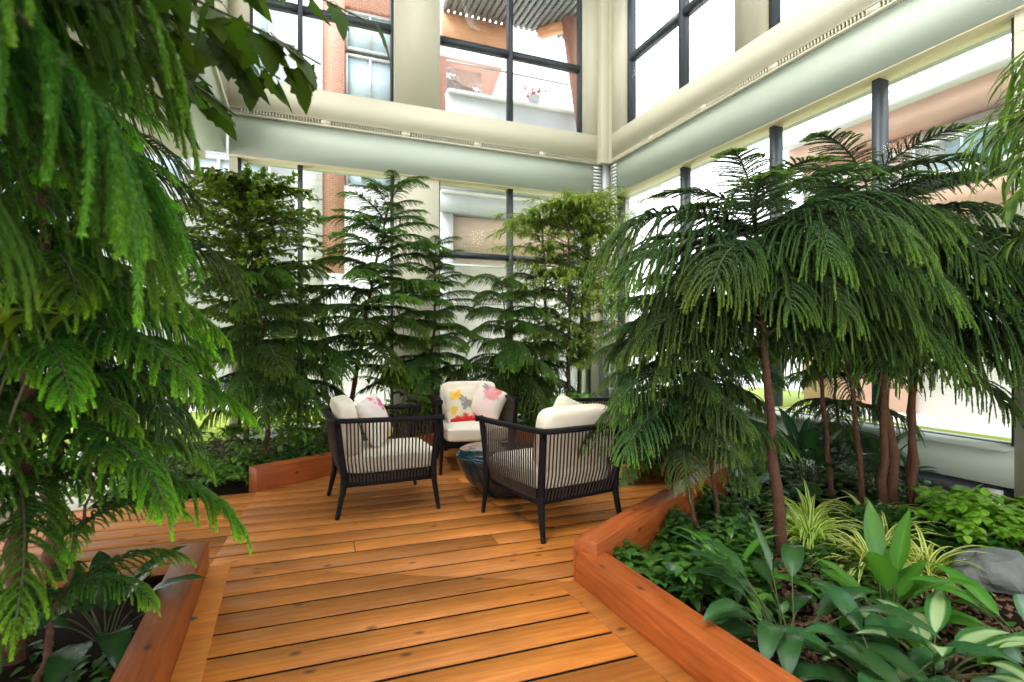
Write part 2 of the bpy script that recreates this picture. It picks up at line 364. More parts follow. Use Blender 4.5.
# ------------------------------------------------------------------ setting: walls and windows (building frame)
def bobj(g, name, m, parent=None, kind='structure', bevel=0):
    o = g.obj(name, m, mw=BM if parent is None else None, parent=parent, bevel=bevel)
    if kind and parent is None: tag(o, kind=kind)
    return o
ZB0, ZB1, ZS, ZT = 3.87, 4.42, 4.94, 8.6
class Wall:
    """maps (t along the wall from the corner, d outwards, z) to the building frame"""
    def __init__(s, kind): s.k = kind
    def box(s, g, t0, t1, d0, d1, z0, z1, mat=0):
        if s.k == 'back': g.box(-t1, -t0, d0, d1, z0, z1, mat)
        elif s.k == 'right': g.box(d0, d1, -t1, -t0, z0, z1, mat)
        else: g.box(-6.0 - d1, -6.0 - d0, -t1, -t0, z0, z1, mat)
def build_wall(kind, name, length, upper, lower, wins):
    w = Wall(kind); g = G()
    # upper plaster wall around the upper openings
    ts = [0.0]
    for a, b, _ in upper: ts += [a, b]
    ts.append(length)
    for i in range(0, len(ts), 2): w.box(g, ts[i], ts[i + 1], 0, .32, ZS, 7.7)
    w.box(g, 0, length, 0, .32, 4.52, ZS); w.box(g, 0, length, 0, .32, 7.7, ZT)
    ls = [0.0]
    for a, b, _ in lower: ls += [a, b]
    ls.append(length)
    for i in range(0, len(ls), 2):
        if ls[i + 1] - ls[i] > .01: w.box(g, ls[i], ls[i + 1], .06, .40, -.1, ZB0)
    bobj(g, name, M['cream'])
    g = G(); w.box(g, 0, length, .03, .42, ZB0, ZB1); bobj(g, 'beam_' + kind, M['beam'])
    g = G(); w.box(g, 0, length, .034, .30, ZB0 - .012, ZB0 - .001); bobj(g, 'beam_underside_' + kind, M['soffit'])
    # slotted air strip along the top of the beam
    g = G(); w.box(g, 0, length, -.012, .10, ZB1 + .001, ZB1 + .02); w.box(g, 0, length, -.012, .10, ZB1 + .095, 4.519)
    w.box(g, 0, length, .03, .10, ZB1 + .02, ZB1 + .095, 1)
    t = .05
    while t < length - .2:
        w.box(g, t, t + .12, -.005, .03, ZB1 + .02, ZB1 + .095)
        k = 0; q = t + .12
        while k < 26 and q < length - .05:
            w.box(g, q + .028, q + .04, -.006, .03, ZB1 + .02, ZB1 + .095); q += .04; k += 1
        t = q
    bobj(g, 'trim_' + kind, [M['cream'], M['slot']])
    for (a, b, mull), z0, z1, tr in [(u, ZS, 7.7, 6.15) for u in upper] + [(u, .47 if kind == 'right' else .06, ZB0 + .05, None if kind == 'back' and u[0] > 3 else 2.7) for u in lower]:
        win = bpy.data.objects.new('window_%d' % wins[0], None); COL.objects.link(win); win.matrix_world = BM; tag(win, kind='structure'); wins[0] += 1
        d0, d1 = .14, .27
        f = G(); fw = .055 if kind == 'right' else .035
        w.box(f, a, a + fw, d0, d1, z0, z1); w.box(f, b - fw, b, d0, d1, z0, z1)
        w.box(f, a + fw, b - fw, d0 + .04, d1, z0 - .03, z0 + .004); w.box(f, a + fw, b - fw, d0, d1, z1 - .05, z1)
        xs = [a + fw] + [m_ for m_ in mull] + [b - fw]
        for m_ in mull: w.box(f, m_ - .036, m_ + .036, d0 - .01, d1, z0 + .05, z1 - .05)
        mh = .035 if kind == 'back' else .045
        for i in range(len(xs) - 1 if tr else 0):
            w.box(f, xs[i] + (.036 if i else 0), xs[i + 1] - (.036 if i < len(xs) - 2 else 0), d0, d1, tr - .045, tr + .045)
        bobj(f, 'window_frame', M['frame'], win)
        gl = G(); w.box(gl, a + fw * .5, b - fw * .5, .20, .212, z0 + .02, z1 - .02); bobj(gl, 'glass', M['glass'], win)
        if z0 < 1:
            s_ = G(); w.box(s_, a, b, .0 if kind == 'back' else .05, .36, -.1 if kind == 'back' else .15, z0 - .03); w.box(s_, a, b, -.04, .36, z0 - .03, z0 + .001)
            if kind == 'right': w.box(s_, a, b, .12, .36, -.1, .15, 1)
            bobj(s_, 'window_sill', [M['beam'], M['frame']], win)
WN = [1]
build_wall('back', 'wall_back', 6.0, [(.43, 3.045, [1.79]), (3.746, 5.75, [5.09])], [(.25, 3.045, [1.79]), (3.746, 5.9, [5.09])], WN)
build_wall('right', 'wall_right', 9.4, [(.43, 3.0, [1.807]), (3.4, 5.95, [4.7]), (6.4, 8.9, [7.6])], [(.12, 5.8, [1.84, 3.45, 4.68]), (6.25, 8.9, [7.6])], WN)
build_wall('left', 'wall_left', 6.2, [(.43, 3.0, [1.8]), (3.4, 5.8, [4.7])], [(.5, 5.6, [])], [90]) if False else None
w = Wall('left'); g = G(); w.box(g, 0, 6.0, 0, .32, 4.52, ZS); w.box(g, 0, .4, 0, .32, ZS, ZT); w.box(g, 3.0, 3.4, 0, .32, ZS, ZT); w.box(g, .4, 3.0, 0, .32, 7.7, ZT); w.box(g, 3.4, 6.0, 0, .32, 7.7, ZT)
w.box(g, 5.8, 6.0, 0, .32, ZS, 7.7)
bobj(g, 'wall_left', M['cream'])
g = G(); w.box(g, 0, 6.0, .03, .42, ZB0, ZB1); bobj(g, 'beam_left', M['beam'])
g = G(); w.box(g, 0, 6.0, -.012, .10, ZB1, ZB1 + .02); w.box(g, 0, 6, .03, .1, ZB1 + .02, 4.519, 1)
for i in range(140): w.box(g, .03 + i * .0425, .044 + i * .0425, -.006, .03, ZB1 + .02, 4.515)
bobj(g, 'trim_left', [M['cream'], M['slot']])
# unseen roof added to hold back sky light, two openings sized for brightness, the lobby's ceiling at the left
g = G(); g.box(-6.4, -5.7, -10.4, .4, ZT, 8.8); g.box(-.35, .4, -10.4, .4, ZT, 8.8); g.box(-5.7, -.35, -1.3, .4, ZT, 8.8); g.box(-5.7, -.35, -5.2, -4.8, ZT, 8.8); g.box(-5.7, -.35, -10.4, -8.6, ZT, 8.8)
bobj(g, 'ceiling_added', M['cream'])
g = G(); g.box(-13, -6.33, -12, .4, 3.87, 4.4); g.box(-6.33, .4, -12.5, -10.0, 3.87, 4.4); bobj(g, 'lobby_ceiling', M['cream'])
g = G(); g.box(-6.4, .4, -10.4, -10.1, 4.4, ZT); bobj(g, 'wall_front_added', M['cream'])  # unseen wall behind the camera, added to hold back light from behind
# corner pilaster: a pale pipe cover above, slotted brackets on a dark joint below
g = G(); g.box(-.20, -.02, -.14, .04, 4.42, ZT); g.box(-.05, .05, -.16, -.142, 4.42, ZT)
bobj(g, 'corner_pilaster', M['cream'], bevel=.01)
g = G(); g.box(-.10, .02, -.06, .02, .0, 4.42)
bobj(g, 'corner_column', M['steel'])
g = G()
for sx_ in (-1, 1):
    for k in range(16):
        z = 3.45 + k * .06
        if sx_ < 0: g.box(-.27, -.12, -.004, .02, z, z + .032)
        else: g.box(-.002, .025, -.28, -.12, z, z + .032)
bobj(g, 'corner_trim', M['bracket'])
# low ledge with short posts in front of the right-hand sill
g = G(); g.box(-.30, .04, -9.0, -.3, -.03, .02)
for k in range(7): g.box(-.16, -.08, -1.2 - k * 1.15, -1.1 - k * 1.15, .02, .15)
bobj(g, 'ledge_right', M['white'])

# ------------------------------------------------------------------ buildings outside
def facade_window(parent, x0, x1, y, z0, z1, muls=1, rail=None, fm='steel'):
    f = G(); t = .06
    f.box(x0, x0 + t, y - .10, y, z0, z1); f.box(x1 - t, x1, y - .10, y, z0, z1); f.box(x0 + t, x1 - t, y - .10, y, z0, z0 + t); f.box(x0 + t, x1 - t, y - .10, y, z1 - t, z1)
    for k in range(muls):
        xm = x0 + (x1 - x0) * (k + 1) / (muls + 1); f.box(xm - .03, xm + .03, y - .10, y, z0 + t, z1 - t)
    if rail: f.box(x0 + t, x1 - t, y - .11, y, rail - .04, rail + .04)
    fo = f.obj('window', M[fm], parent)
    p = G(); p.box(x0 + t, x1 - t, y - .04, y - .02, z0 + t, z1 - t); p.obj('pane', M['wglass'], fo)
bld = bpy.data.objects.new('neighbouring_building', None); COL.objects.link(bld); bld.matrix_world = BM
tag(bld, 'white and red brick neighbouring building seen through the left back windows', 'building')
g = G(); g.box(-14, -5.2, 5.3, 6.4, -.16, 12); g.obj('grey_wall', M['pgrey'], bld)
g = G(); g.box(-5.2, -4.6, 5.0, 6.4, -.16, 12); g.obj('white_pier', M['wbrick'], bld)
g = G(); g.box(-4.6, -4.1, 5.05, 6.4, 2.9, 12); g.box(-4.1, -2.9, 5.05, 6.4, 5.55, 6.95); g.box(-4.1, -2.9, 5.05, 6.4, 9.3, 12); g.box(-2.9, -2.2, 5.05, 6.4, 5.5, 12); g.obj('brick_wall', M['brick'], bld)
g = G(); g.box(-4.6, -4.1, 5.05, 6.4, -.16, 2.9); g.box(-4.1, -2.2, 5.05, 6.4, -.16, 5.0); g.box(-4.1, -2.2, 5.3, 6.4, 5.0, 9.3); g.obj('ground_floor_wall', M['wbrick'], bld)
facade_window(bld, -4.08, -2.92, 5.2, 8.3, 9.25, 1); facade_window(bld, -4.08, -2.92, 5.2, 7.0, 8.2, 1); facade_window(bld, -4.08, -2.92, 5.2, 5.0, 5.5, 1)
for k in range(4): facade_window(bld, -7.3 - k * 1.7, -5.7 - k * 1.7, 5.3, 4.75, 5.4, 2)
for k in range(3): facade_window(bld, -7.3 - k * 1.7, -5.7 - k * 1.7, 5.3, 7.2, 9.2, 1)

bal = bpy.data.objects.new('balcony_building', None); COL.objects.link(bal); bal.matrix_world = BM
tag(bal, 'white building with glazed balconies and timber canopy beyond the corner windows', 'building')
g = G(); g.box(-2.15, 3.4, 2.9, 3.1, 5.2, 6.62); g.obj('balcony_parapet', M['pgrey'], bal)
g = G(); g.box(-2.15, 3.4, 2.84, 3.16, 6.62, 6.70); g.obj('parapet_cap', M['white'], bal)
g = G(); g.box(-2.15, 3.4, 3.1, 6.6, 5.2, 5.4); g.obj('balcony_slab', M['white'], bal)
g = G(); g.box(-2.15, 3.4, 6.6, 6.9, -.16, 11); g.obj('back_wall', M['white'], bal)
g = G(); V = [(-2.15, 6.2, 5.4), (-1.1, 6.2, 5.4), (.35, 6.2, 9.2), (-2.15, 6.2, 9.2)]
V = V + [(v[0], v[1] + .3, v[2]) for v in V]
g.add(V, [(0, 1, 2, 3), (7, 6, 5, 4), (0, 4, 5, 1), (1, 5, 6, 2), (2, 6, 7, 3), (3, 7, 4, 0)]); g.obj('slanted_wall', M['brownpost'], bal)
g = G(); g.box(-2.15, -.55, 3.3, 3.45, 7.95, 8.6); g.obj('timber_fascia', M['orange'], bal)
g = G()
for k in range(26): g.box(-2.15 + k * .14, -2.15 + k * .14 + .085, .9, 3.3, 8.60, 8.66)
g.box(-2.15, 1.5, .9, 3.3, 8.66, 8.75); g.obj('canopy_soffit', M['deckrib'], bal)
g = G(); g.bar((.55, 2.5, 8.6), (1.10, 2.5, 5.2), .26, .22, up=(0, 1, 0)); g.obj('timber_post', M['brownpost'], bal)
g = G(); g.bar((.62, 2.5, 8.5), (.15, 3.2, 8.55), .2, .22); g.obj('timber_brace', M['orange'], bal)
g = G(); g.bar((-2.15, 3.0, 7.36), (3.4, 3.0, 7.36), .03, .03)
for x in (-1.55, -.45, .17, .9, 1.9, 2.8): g.bar((x, 3.0, 6.7), (x, 3.0, 7.9), .045, .045)
g.obj('railing', M['steel'], bal)
g = G(); g.box(-2.15, -1.36, 2.98, 2.995, 6.70, 7.22); g.obj('balustrade_pane', M['bglass'], bal)
g = G(); g.box(-2.0, 3.4, 4.0, 6.0, 4.36, 4.78); g.obj('lower_fascia', M['pgrey'], bal)
g = G(); g.box(-2.0, 3.4, 3.98, 6.0, 4.78, 4.86); g.obj('lower_cap', M['white'], bal)
g = G(); g.box(-1.7, 3.4, 4.2, 6.0, 3.50, 4.30); g.obj('timber_soffit_band', M['paleband'], bal)
g = G(); g.box(-2.0, -1.7, 4.1, 4.4, -.16, 4.36); g.box(1.6, 1.9, 4.1, 4.4, -.16, 4.36); g.obj('ground_floor_column', M['pgrey'], bal)
g = G(); g.bar((-2, 4.0, 3.1), (3.4, 4.0, 3.1), .04, .05); g.bar((-2, 4.0, 2.2), (3.4, 4.0, 2.2), .04, .05)
for x in (-1, 0, 1, 2, 3): g.bar((x, 4.0, 2.2), (x, 4.0, 3.1), .03, .03)
g.obj('lower_railing', M['steel'], bal)
pot = empty('balcony_planter'); pot.matrix_world = BM @ Matrix.Translation((-.08, 2.62, 6.70))
pot.location = (BM @ Matrix.Translation((-.08, 3.0, 6.70))).translation
tag(pot, 'small pot of pink flowers standing on the balcony parapet beyond the glass', 'flower pot')
g = G(); g.lathe([(0.0, 0), (.10, 0), (.15, .22), (.13, .22), (.12, .18), (0, .18)], 20); g.obj('pot', M['pgrey'], pot, True)
rr = np.random.default_rng(3); g = G()
for k in range(90):
    p = rr.normal(0, .11, 3) * (1, 1, .7) + (0, 0, .33); q = rr.normal(0, 1, (3, 3)) * .035
    g.add(p + q, [(0, 1, 2)])
g.obj('blossoms', [M['flowers']], pot)

rb = bpy.data.objects.new('terrace_building', None); COL.objects.link(rb); rb.matrix_world = BM
tag(rb, 'terracotta building with white balconies seen through the lower right windows', 'building')
y0, y1 = -9.5, 1.2
g = G(); g.box(6.4, 9.5, y0, y1, -.16, 5.9); g.obj('white_wall', M['white'], rb)
g = G(); g.box(5.6, 9.5, y0, y1, 5.86, 6.02); g.obj('roof_fascia', M['white'], rb)
g = G(); g.box(5.8, 6.4, y0, y1, 5.45, 5.86); g.obj('terracotta_band', M['terra'], rb)
g = G(); g.box(6.3, 6.4, -1.3, y1, -.16, 5.4); g.box(6.3, 6.4, -3.6, -2.9, 2.9, 5.4); g.obj('terracotta_wall', M['terra'], rb)
g = G(); g.box(5.6, 6.4, y0, y1, 4.22, 4.34); g.obj('balcony_slab', M['white'], rb)
g = G(); g.box(5.7, 6.3, y0, y1, 3.6, 4.22); g.obj('lower_band', M['terra'], rb)
g = G()
for z in (6.22, 6.38): g.bar((5.7, y0, z), (5.7, y1, z), .03, .03)
for k in range(9): g.bar((5.7, y0 + k * 1.3, 6.02), (5.7, y0 + k * 1.3, 6.4), .03, .03, up=(0, 1, 0))
g.bar((5.65, y0, 4.92), (5.65, y1, 4.92), .05, .04)
for k in range(14): g.bar((5.65, y0 + k * .78, 4.34), (5.65, y0 + k * .78, 4.92), .04, .04, up=(0, 1, 0))
g.obj('railing', M['white'], rb)
g = G(); g.box(5.62, 5.635, y0, y1, 4.36, 4.88); g.obj('balustrade_pane', M['bglass'], rb)
for yy in (-2.6, -4.6, -6.8):
    f = G(); f.box(6.28, 6.4, yy - .75, yy + .75, 4.34, 5.3); fo = f.obj('terrace_door', M['steel'], rb)
    p = G(); p.box(6.26, 6.28, yy - .7, yy - .03, 4.4, 5.25); p.box(6.26, 6.28, yy + .03, yy + .7, 4.4, 5.25); p.obj('pane', M['wglass'], fo)

# ------------------------------------------------------------------ pine branches
def branch_mesh(seed, L, nl, ll, el, dr, drop, nd_len, npm, m, pw=1.2, a0=70, a1=38, dpow=1.0, core=.0055, lift=.12, ndw=.0022, K2=7, tipbright=1.0, fw=.75):
    r = np.random.default_rng(seed); K = 18
    s = np.linspace(0, 1, K); pit = el - dr * s ** pw
    yaw = np.cumsum(r.normal(0, .035, K))
    d = np.stack([np.cos(pit) * np.cos(yaw), np.cos(pit) * np.sin(yaw), np.sin(pit)], -1)
    P = np.concatenate([[[0, 0, 0]], np.cumsum(d[:-1] * L / (K - 1), 0)]); T = nrm(np.gradient(P, axis=0))
    g = G(); V, F = tubes(P[None], (np.linspace(.009, .0035, K) * (L + .3))[None], 6); g.add(V, F, 0)
    si = np.repeat(np.linspace(.10, .985, nl), 2) + r.normal(0, .35 / nl / 2, nl * 2); si = np.clip(si, .05, .99); sg = np.tile([1, -1], nl)
    ix = si * (K - 1); i0 = np.clip(ix.astype(int), 0, K - 2); fr = (ix - i0)[:, None]
    P0_ = P[i0] * (1 - fr) + P[i0 + 1] * fr; T0 = nrm(T[i0] * (1 - fr) + T[i0 + 1] * fr)
    side = nrm(np.cross(np.broadcast_to([0, 0, 1.], T0.shape), T0)); up = np.cross(T0, side)
    ang = np.radians(a0 + (a1 - a0) * si + r.normal(0, 6, len(si)))[:, None]
    d0 = np.cos(ang) * T0 + np.sin(ang) * side * sg[:, None] + up * (lift + r.normal(0, .06, len(si)))[:, None]; d0 = nrm(d0)
    prof = (.45 + .55 * np.sin(PI * np.clip(si * .85 + .12, 0, 1))) * np.where(si > .85, 1 - (si - .85) / .15 * .45, 1)
    ln = ll * prof * r.uniform(.8, 1.12, len(si)) 
    # terminal sprig
    P0_ = np.concatenate([P0_, P[-1:]]); d0 = np.concatenate([d0, T[-1:]]); ln = np.append(ln, ll * .5); si = np.append(si, 1.0)
    Bn = len(ln); kk = np.linspace(0, 1, K2)
    dp = drop * r.uniform(.85, 1.05, Bn)
    gfac = np.clip(dp[:, None] * kk[None] ** dpow, 0, .98)[..., None]
    dirs = nrm(d0[:, None] * (1 - gfac) + np.array([0, 0, -1.]) * gfac + r.normal(0, .05, (Bn, 1, 3)) * kk[None, :, None])
    Q = np.concatenate([P0_[:, None], P0_[:, None] + np.cumsum(dirs[:, :-1] * (ln[:, None, None] / (K2 - 1)), 1)], 1)
    rad = core * (1 - .6 * kk)[None] * np.ones((Bn, 1)); 
    V, F = tubes(Q, rad, 4)
    tipv = np.clip(.15 + .5 * kk, 0, 1)[None] * np.ones((Bn, 1)); rb_ = r.random(Bn)
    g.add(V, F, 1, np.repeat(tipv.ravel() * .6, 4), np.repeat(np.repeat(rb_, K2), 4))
    # needles
    cnt = np.maximum(6, (ln * npm).astype(int)); bi = np.repeat(np.arange(Bn), cnt); M_ = len(bi)
    t = r.random(M_); ix = t * (K2 - 1); i0 = np.clip(ix.astype(int), 0, K2 - 2); fr = (ix - i0)[:, None]
    pos = Q[bi, i0] * (1 - fr) + Q[bi, i0 + 1] * fr; tg = nrm(Q[bi, i0 + 1] - Q[bi, i0])
    rv = r.normal(0, 1, (M_, 3)); rv = nrm(rv - (rv * tg).sum(-1, keepdims=True) * tg)
    nd = nrm(tg * fw + rv * .8); w_ = nrm(np.cross(nd, rv + r.normal(0, .4, (M_, 3)))) * ndw
    lnn = nd_len * r.uniform(.75, 1.15, M_) * (1 - .45 * t ** 3)
    b0 = pos + rv * core * .4
    V = np.stack([b0 - w_, b0 + w_, b0 + nd * lnn[:, None]], 1)
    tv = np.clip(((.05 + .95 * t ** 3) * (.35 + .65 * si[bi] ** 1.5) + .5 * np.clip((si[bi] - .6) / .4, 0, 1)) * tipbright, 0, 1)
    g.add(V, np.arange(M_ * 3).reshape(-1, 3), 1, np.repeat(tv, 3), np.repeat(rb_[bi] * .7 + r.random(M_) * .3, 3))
    return g.mesh('pine_branch', [M['rachis'], M[m]], False)
POOL = {
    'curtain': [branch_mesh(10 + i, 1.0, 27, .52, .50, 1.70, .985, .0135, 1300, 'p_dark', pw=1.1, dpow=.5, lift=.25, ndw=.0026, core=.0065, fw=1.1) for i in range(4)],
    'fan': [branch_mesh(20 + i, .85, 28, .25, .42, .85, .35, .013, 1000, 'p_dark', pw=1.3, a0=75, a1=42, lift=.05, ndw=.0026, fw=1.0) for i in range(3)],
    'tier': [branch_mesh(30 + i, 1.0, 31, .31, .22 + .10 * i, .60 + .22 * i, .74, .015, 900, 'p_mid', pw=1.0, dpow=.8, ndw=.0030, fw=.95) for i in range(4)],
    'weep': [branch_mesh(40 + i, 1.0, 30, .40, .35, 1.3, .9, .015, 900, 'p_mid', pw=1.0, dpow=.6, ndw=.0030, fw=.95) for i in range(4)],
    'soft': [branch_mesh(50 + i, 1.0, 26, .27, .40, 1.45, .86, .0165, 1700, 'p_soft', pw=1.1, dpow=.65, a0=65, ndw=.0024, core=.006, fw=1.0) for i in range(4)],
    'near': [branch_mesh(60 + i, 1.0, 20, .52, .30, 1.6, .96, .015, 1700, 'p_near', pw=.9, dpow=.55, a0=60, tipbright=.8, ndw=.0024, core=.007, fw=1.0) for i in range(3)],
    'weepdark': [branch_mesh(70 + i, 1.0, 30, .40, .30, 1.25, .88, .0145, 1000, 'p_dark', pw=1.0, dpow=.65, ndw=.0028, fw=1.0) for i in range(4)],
}
def trunk_pts(base, top, z0, n=14, wob=.02, seed=1, bend=(0, 0)):
    r = np.random.default_rng(seed); t = np.linspace(0, 1, n)
    P = np.stack([base[0] + (top[0] - base[0]) * t, base[1] + (top[1] - base[1]) * t, z0 + (top[2] - z0) * t], -1)
    P[1:-1, :2] += r.normal(0, wob, (n - 2, 2)); P[:, 0] += bend[0] * np.sin(PI * t); P[:, 1] += bend[1] * np.sin(PI * t)
    return P
SOILZ = -.07
def pine(label, base, top, r0, cz, nwh, nb, L0, L1, pool, pools_top=None, pitch=(-.1, .35), seed=1, az=None, extra=(), wob=.015, group=None, Lpow=1.0, bend=(0, 0), skip=None, knob=True):
    """base (x,y), top (x,y,z); whorls from height cz to the top; extra = (t along trunk, azimuth deg, length, pitch, pool)"""
    r = random.Random(seed); root = empty('norfolk_pine', (base[0], base[1], SOILZ)); tag(root, label, 'tree', group)
    P = trunk_pts((0, 0), (top[0] - base[0], top[1] - base[1], top[2] - SOILZ), 0, 16, wob, seed, bend)
    H = top[2] - SOILZ
    g = G(); rad = r0 * (1 - .82 * np.linspace(0, 1, 16)); Pd = np.array([[np.interp(q, np.linspace(0, 1, 16), P[:, k]) for k in range(3)] for q in np.linspace(0, 1, 61)])
    rd = np.interp(np.linspace(0, 1, 61), np.linspace(0, 1, 16), rad) * (1 + .10 * (np.arange(61) % 4 == 0))
    g.tube(Pd, rd, 10); g.obj('trunk', M['bark'], root, True)
    def at(t): return Vector([np.interp(t, np.linspace(0, 1, 16), P[:, k]) for k in range(3)])
    def put(t, a, L, p, pl):
        me = r.choice(POOL[pl]); o = bpy.data.objects.new('branch', me); COL.objects.link(o); o.parent = root
        o.location = at(t); o.rotation_euler = Euler((r.uniform(-.15, .15), -p - r.uniform(-.13, .13), a), 'XYZ'); s = L; o.scale = (s, s, s)
    c0 = (cz - SOILZ) / H
    for j in range(nwh):
        f = j / max(1, nwh - 1); t = c0 + (1 - c0) * f * .985
        n = nb if f < .9 else max(4, nb - 1); off = r.random() * 6.28
        for k in range(n):
            a = off + k * 2 * PI / n + r.uniform(-.2, .2)
            if skip and skip(math.degrees(a) % 360, f): continue
            L = (L0 + (L1 - L0) * f ** Lpow) * r.uniform(.72, 1.18)
            pl = pools_top if (pools_top and f > .78) else pool
            put(min(.995, t + r.uniform(-.022, .022)), a, L, pitch[0] + (pitch[1] - pitch[0]) * f, pl)
    for (t, a, L, p, pl) in extra: put(t, R(a), L, p, pl)
    return root

# ------------------------------------------------------------------ leaf helpers
def leaf_VF(L, W, nu=9, nv=4, fold=.25, bend=.8, pitch=.6, prof=.8, wave=.0, seed=0, point=1.0):
    """leaf from the origin along +x, rising at pitch then bending down; returns V, F, across (0 mid..1 edge)"""
    u = np.linspace(0, 1, nu); p = pitch - bend * u ** 1.2
    d = np.stack([np.cos(p), np.zeros(nu), np.sin(p)], -1); C = np.concatenate([[[0, 0, 0]], np.cumsum((d[1:] + d[:-1]) / 2 * L / (nu - 1), 0)])
    nrm_ = np.stack([-np.sin(p), np.zeros(nu), np.cos(p)], -1)
    w = W * np.sin(PI * np.clip(u, 0, 1) ** prof) ** .85 * (1 - u * .15); w[0] = W * .06; w[-1] = W * .01
    v = np.linspace(-1, 1, nv + 1)
    V = C[:, None] + np.array([0, 1., 0]) * (w[:, None] * v[None])[..., None] + nrm_[:, None] * ((np.abs(v)[None] * fold * w[:, None]) + wave * w[:, None] * np.sin(u * 14 + seed)[:, None] * np.abs(v)[None])[..., None]
    i, j = np.meshgrid(np.arange(nu - 1), np.arange(nv), indexing='ij'); o = i * (nv + 1) + j
    F = np.stack([o, o + 1, o + nv + 2, o + nv + 1], -1).reshape(-1, 4)
    return V.reshape(-1, 3), F, np.broadcast_to(np.abs(v)[None], (nu, nv + 1)).ravel(), np.repeat(u, nv + 1)
def rotz(V, a):
    c, s = math.cos(a), math.sin(a); return np.stack([V[:, 0] * c - V[:, 1] * s, V[:, 0] * s + V[:, 1] * c, V[:, 2]], -1)
def leafy(name, label, cat, loc, n, LL, WW, stem, m, seed=1, pit=(.1, 1.2), bend=(.6, 1.3), spread=.05, azr=None, attr='mid', fold=.25, group=None, stemr=.004, prof=.8, extra=(), wave=.08, scale=1):
    """clump: arching petioles rising from the base, each with one blade"""
    r = random.Random(seed); root = empty(name, loc); tag(root, label, cat, group)
    gl = G(); gs = G(); todo = []
    for k in range(n):
        f = (k + .5) / n
        a = (r.uniform(*azr) if azr else k * 2.39996 + r.uniform(-.3, .3))
        todo.append((a, r.uniform(*stem) * scale, pit[0] + (pit[1] - pit[0]) * f + r.uniform(-.12, .12), r.uniform(*LL) * scale, r.uniform(*WW) * scale, r.uniform(*bend)))
    todo += list(extra)
    for (a, sl, p, L, W, bd) in todo:
        st = np.array([math.cos(a) * spread * r.random(), math.sin(a) * spread * r.random(), 0])
        ps = min(1.5, p + .45); tt = np.linspace(0, 1, 7)
        pp = ps + (p - ps) * tt; dd = np.stack([np.cos(pp) * math.cos(a), np.cos(pp) * math.sin(a), np.sin(pp)], -1)
        C = st + np.concatenate([[[0, 0, 0]], np.cumsum(dd[:-1] * sl / 6, 0)])
        if sl > .02: gs.tube(C, np.linspace(stemr, stemr * .6, 7), 5, 0, False)
        V, F, ac, u = leaf_VF(L, W, 10, 4, fold, bd, p, prof, wave, r.random() * 6)
        V = rotz(V, a + r.uniform(-.15, .15)) + C[-1]
        tip = ac if attr == 'edge' else (1 - ac) * .7 + .3 * r.random() if attr == 'mid' else u
        gl.add(V, F, 0, tip, r.random())
    gl.obj('foliage', M[m], root, True)
    if gs.n: gs.obj('stems', M['twig'], root, True)
    return root
def scatter_leaves(g, pts, dirs, L, W, r, droop=.4, fold=.2, mat=0, jit=.5, nu=5):
    """many small leaves at points"""
    for p, d in zip(pts, dirs):
        a = math.atan2(d[1], d[0]) + r.normal(0, jit); pi = math.asin(max(-1, min(1, d[2]))) * .6 + r.normal(0, .35)
        l = L * r.uniform(.7, 1.2); V, F, ac, u = leaf_VF(l, W * r.uniform(.75, 1.15), nu, 2, fold, droop + .3 * r.random(), pi, .75)
        g.add(rotz(V, a) + p, F, mat, r.random(), r.random())
def bushy(name, label, cat, loc, rad, h, ntw, nleaf, L, W, m, seed=1, trunk=0, tr=.03, bark='bark2', droop=.5, group=None, multi=1, arch=0., start=.1, lean=(0, 0)):
    """twiggy plant: stems from the ground, twigs filling an ellipsoid, leaves along the twigs"""
    r = np.random.default_rng(seed); root = empty(name, loc); tag(root, label, cat, group)
    gs = G(); gl = G(); tops = []
    for k in range(multi):
        a = r.random() * 6.28; o = np.array([math.cos(a), math.sin(a), 0]) * (.0 if multi == 1 else rad * .18)
        top = np.array([o[0] * 2 + lean[0], o[1] * 2 + lean[1], h * r.uniform(.8, .95)])
        t = np.linspace(0, 1, 10)[:, None]; P = o * (1 - t) + top * t + np.concatenate([r.normal(0, .02, (10, 2)), np.zeros((10, 1))], 1) * (t * (1 - t) * 4)
        P[:, 2] = np.linspace(0, top[2], 10); gs.tube(P, np.linspace(tr, tr * .3, 10), 7); tops.append(P)
    for k in range(ntw):
        P = tops[k % multi]; f = r.uniform(0, 1) ** .8; zt = trunk + (h - trunk) * f
        i = np.interp(zt, P[:, 2], np.arange(10)); st = np.array([np.interp(i, np.arange(10), P[:, c]) for c in range(3)])
        cen = np.array([0, 0, trunk + (h - trunk) * .5]); prof = math.sqrt(max(.05, 1 - ((zt - trunk) / (h - trunk) * 2 - 1) ** 2 * .8))
        a = r.random() * 6.28; ln = rad * prof * r.uniform(.55, 1.1); n = 7; t = np.linspace(0, 1, n)
        Q = st + np.stack([np.cos(a) * ln * t, np.sin(a) * ln * t, ln * (.55 * t - (.35 + arch) * t ** 2)], -1) + r.normal(0, .015, (n, 3)) * t[:, None]
        gs.tube(Q, np.linspace(tr * .22, .0015, n), 4, 0, False)
        tt = r.uniform(start, 1, nleaf); pts = np.stack([np.interp(tt, t, Q[:, c]) for c in range(3)], -1); dv = nrm(np.gradient(Q, axis=0)); dirs = np.stack([np.interp(tt, t, dv[:, c]) for c in range(3)], -1)
        dirs[:, 2] -= arch; scatter_leaves(gl, pts, nrm(dirs), L, W, r, droop, jit=.8)
    gl.obj('foliage', M[m], root, True); gs.obj('trunk' if trunk else 'stems', M[bark], root, True)
    return root

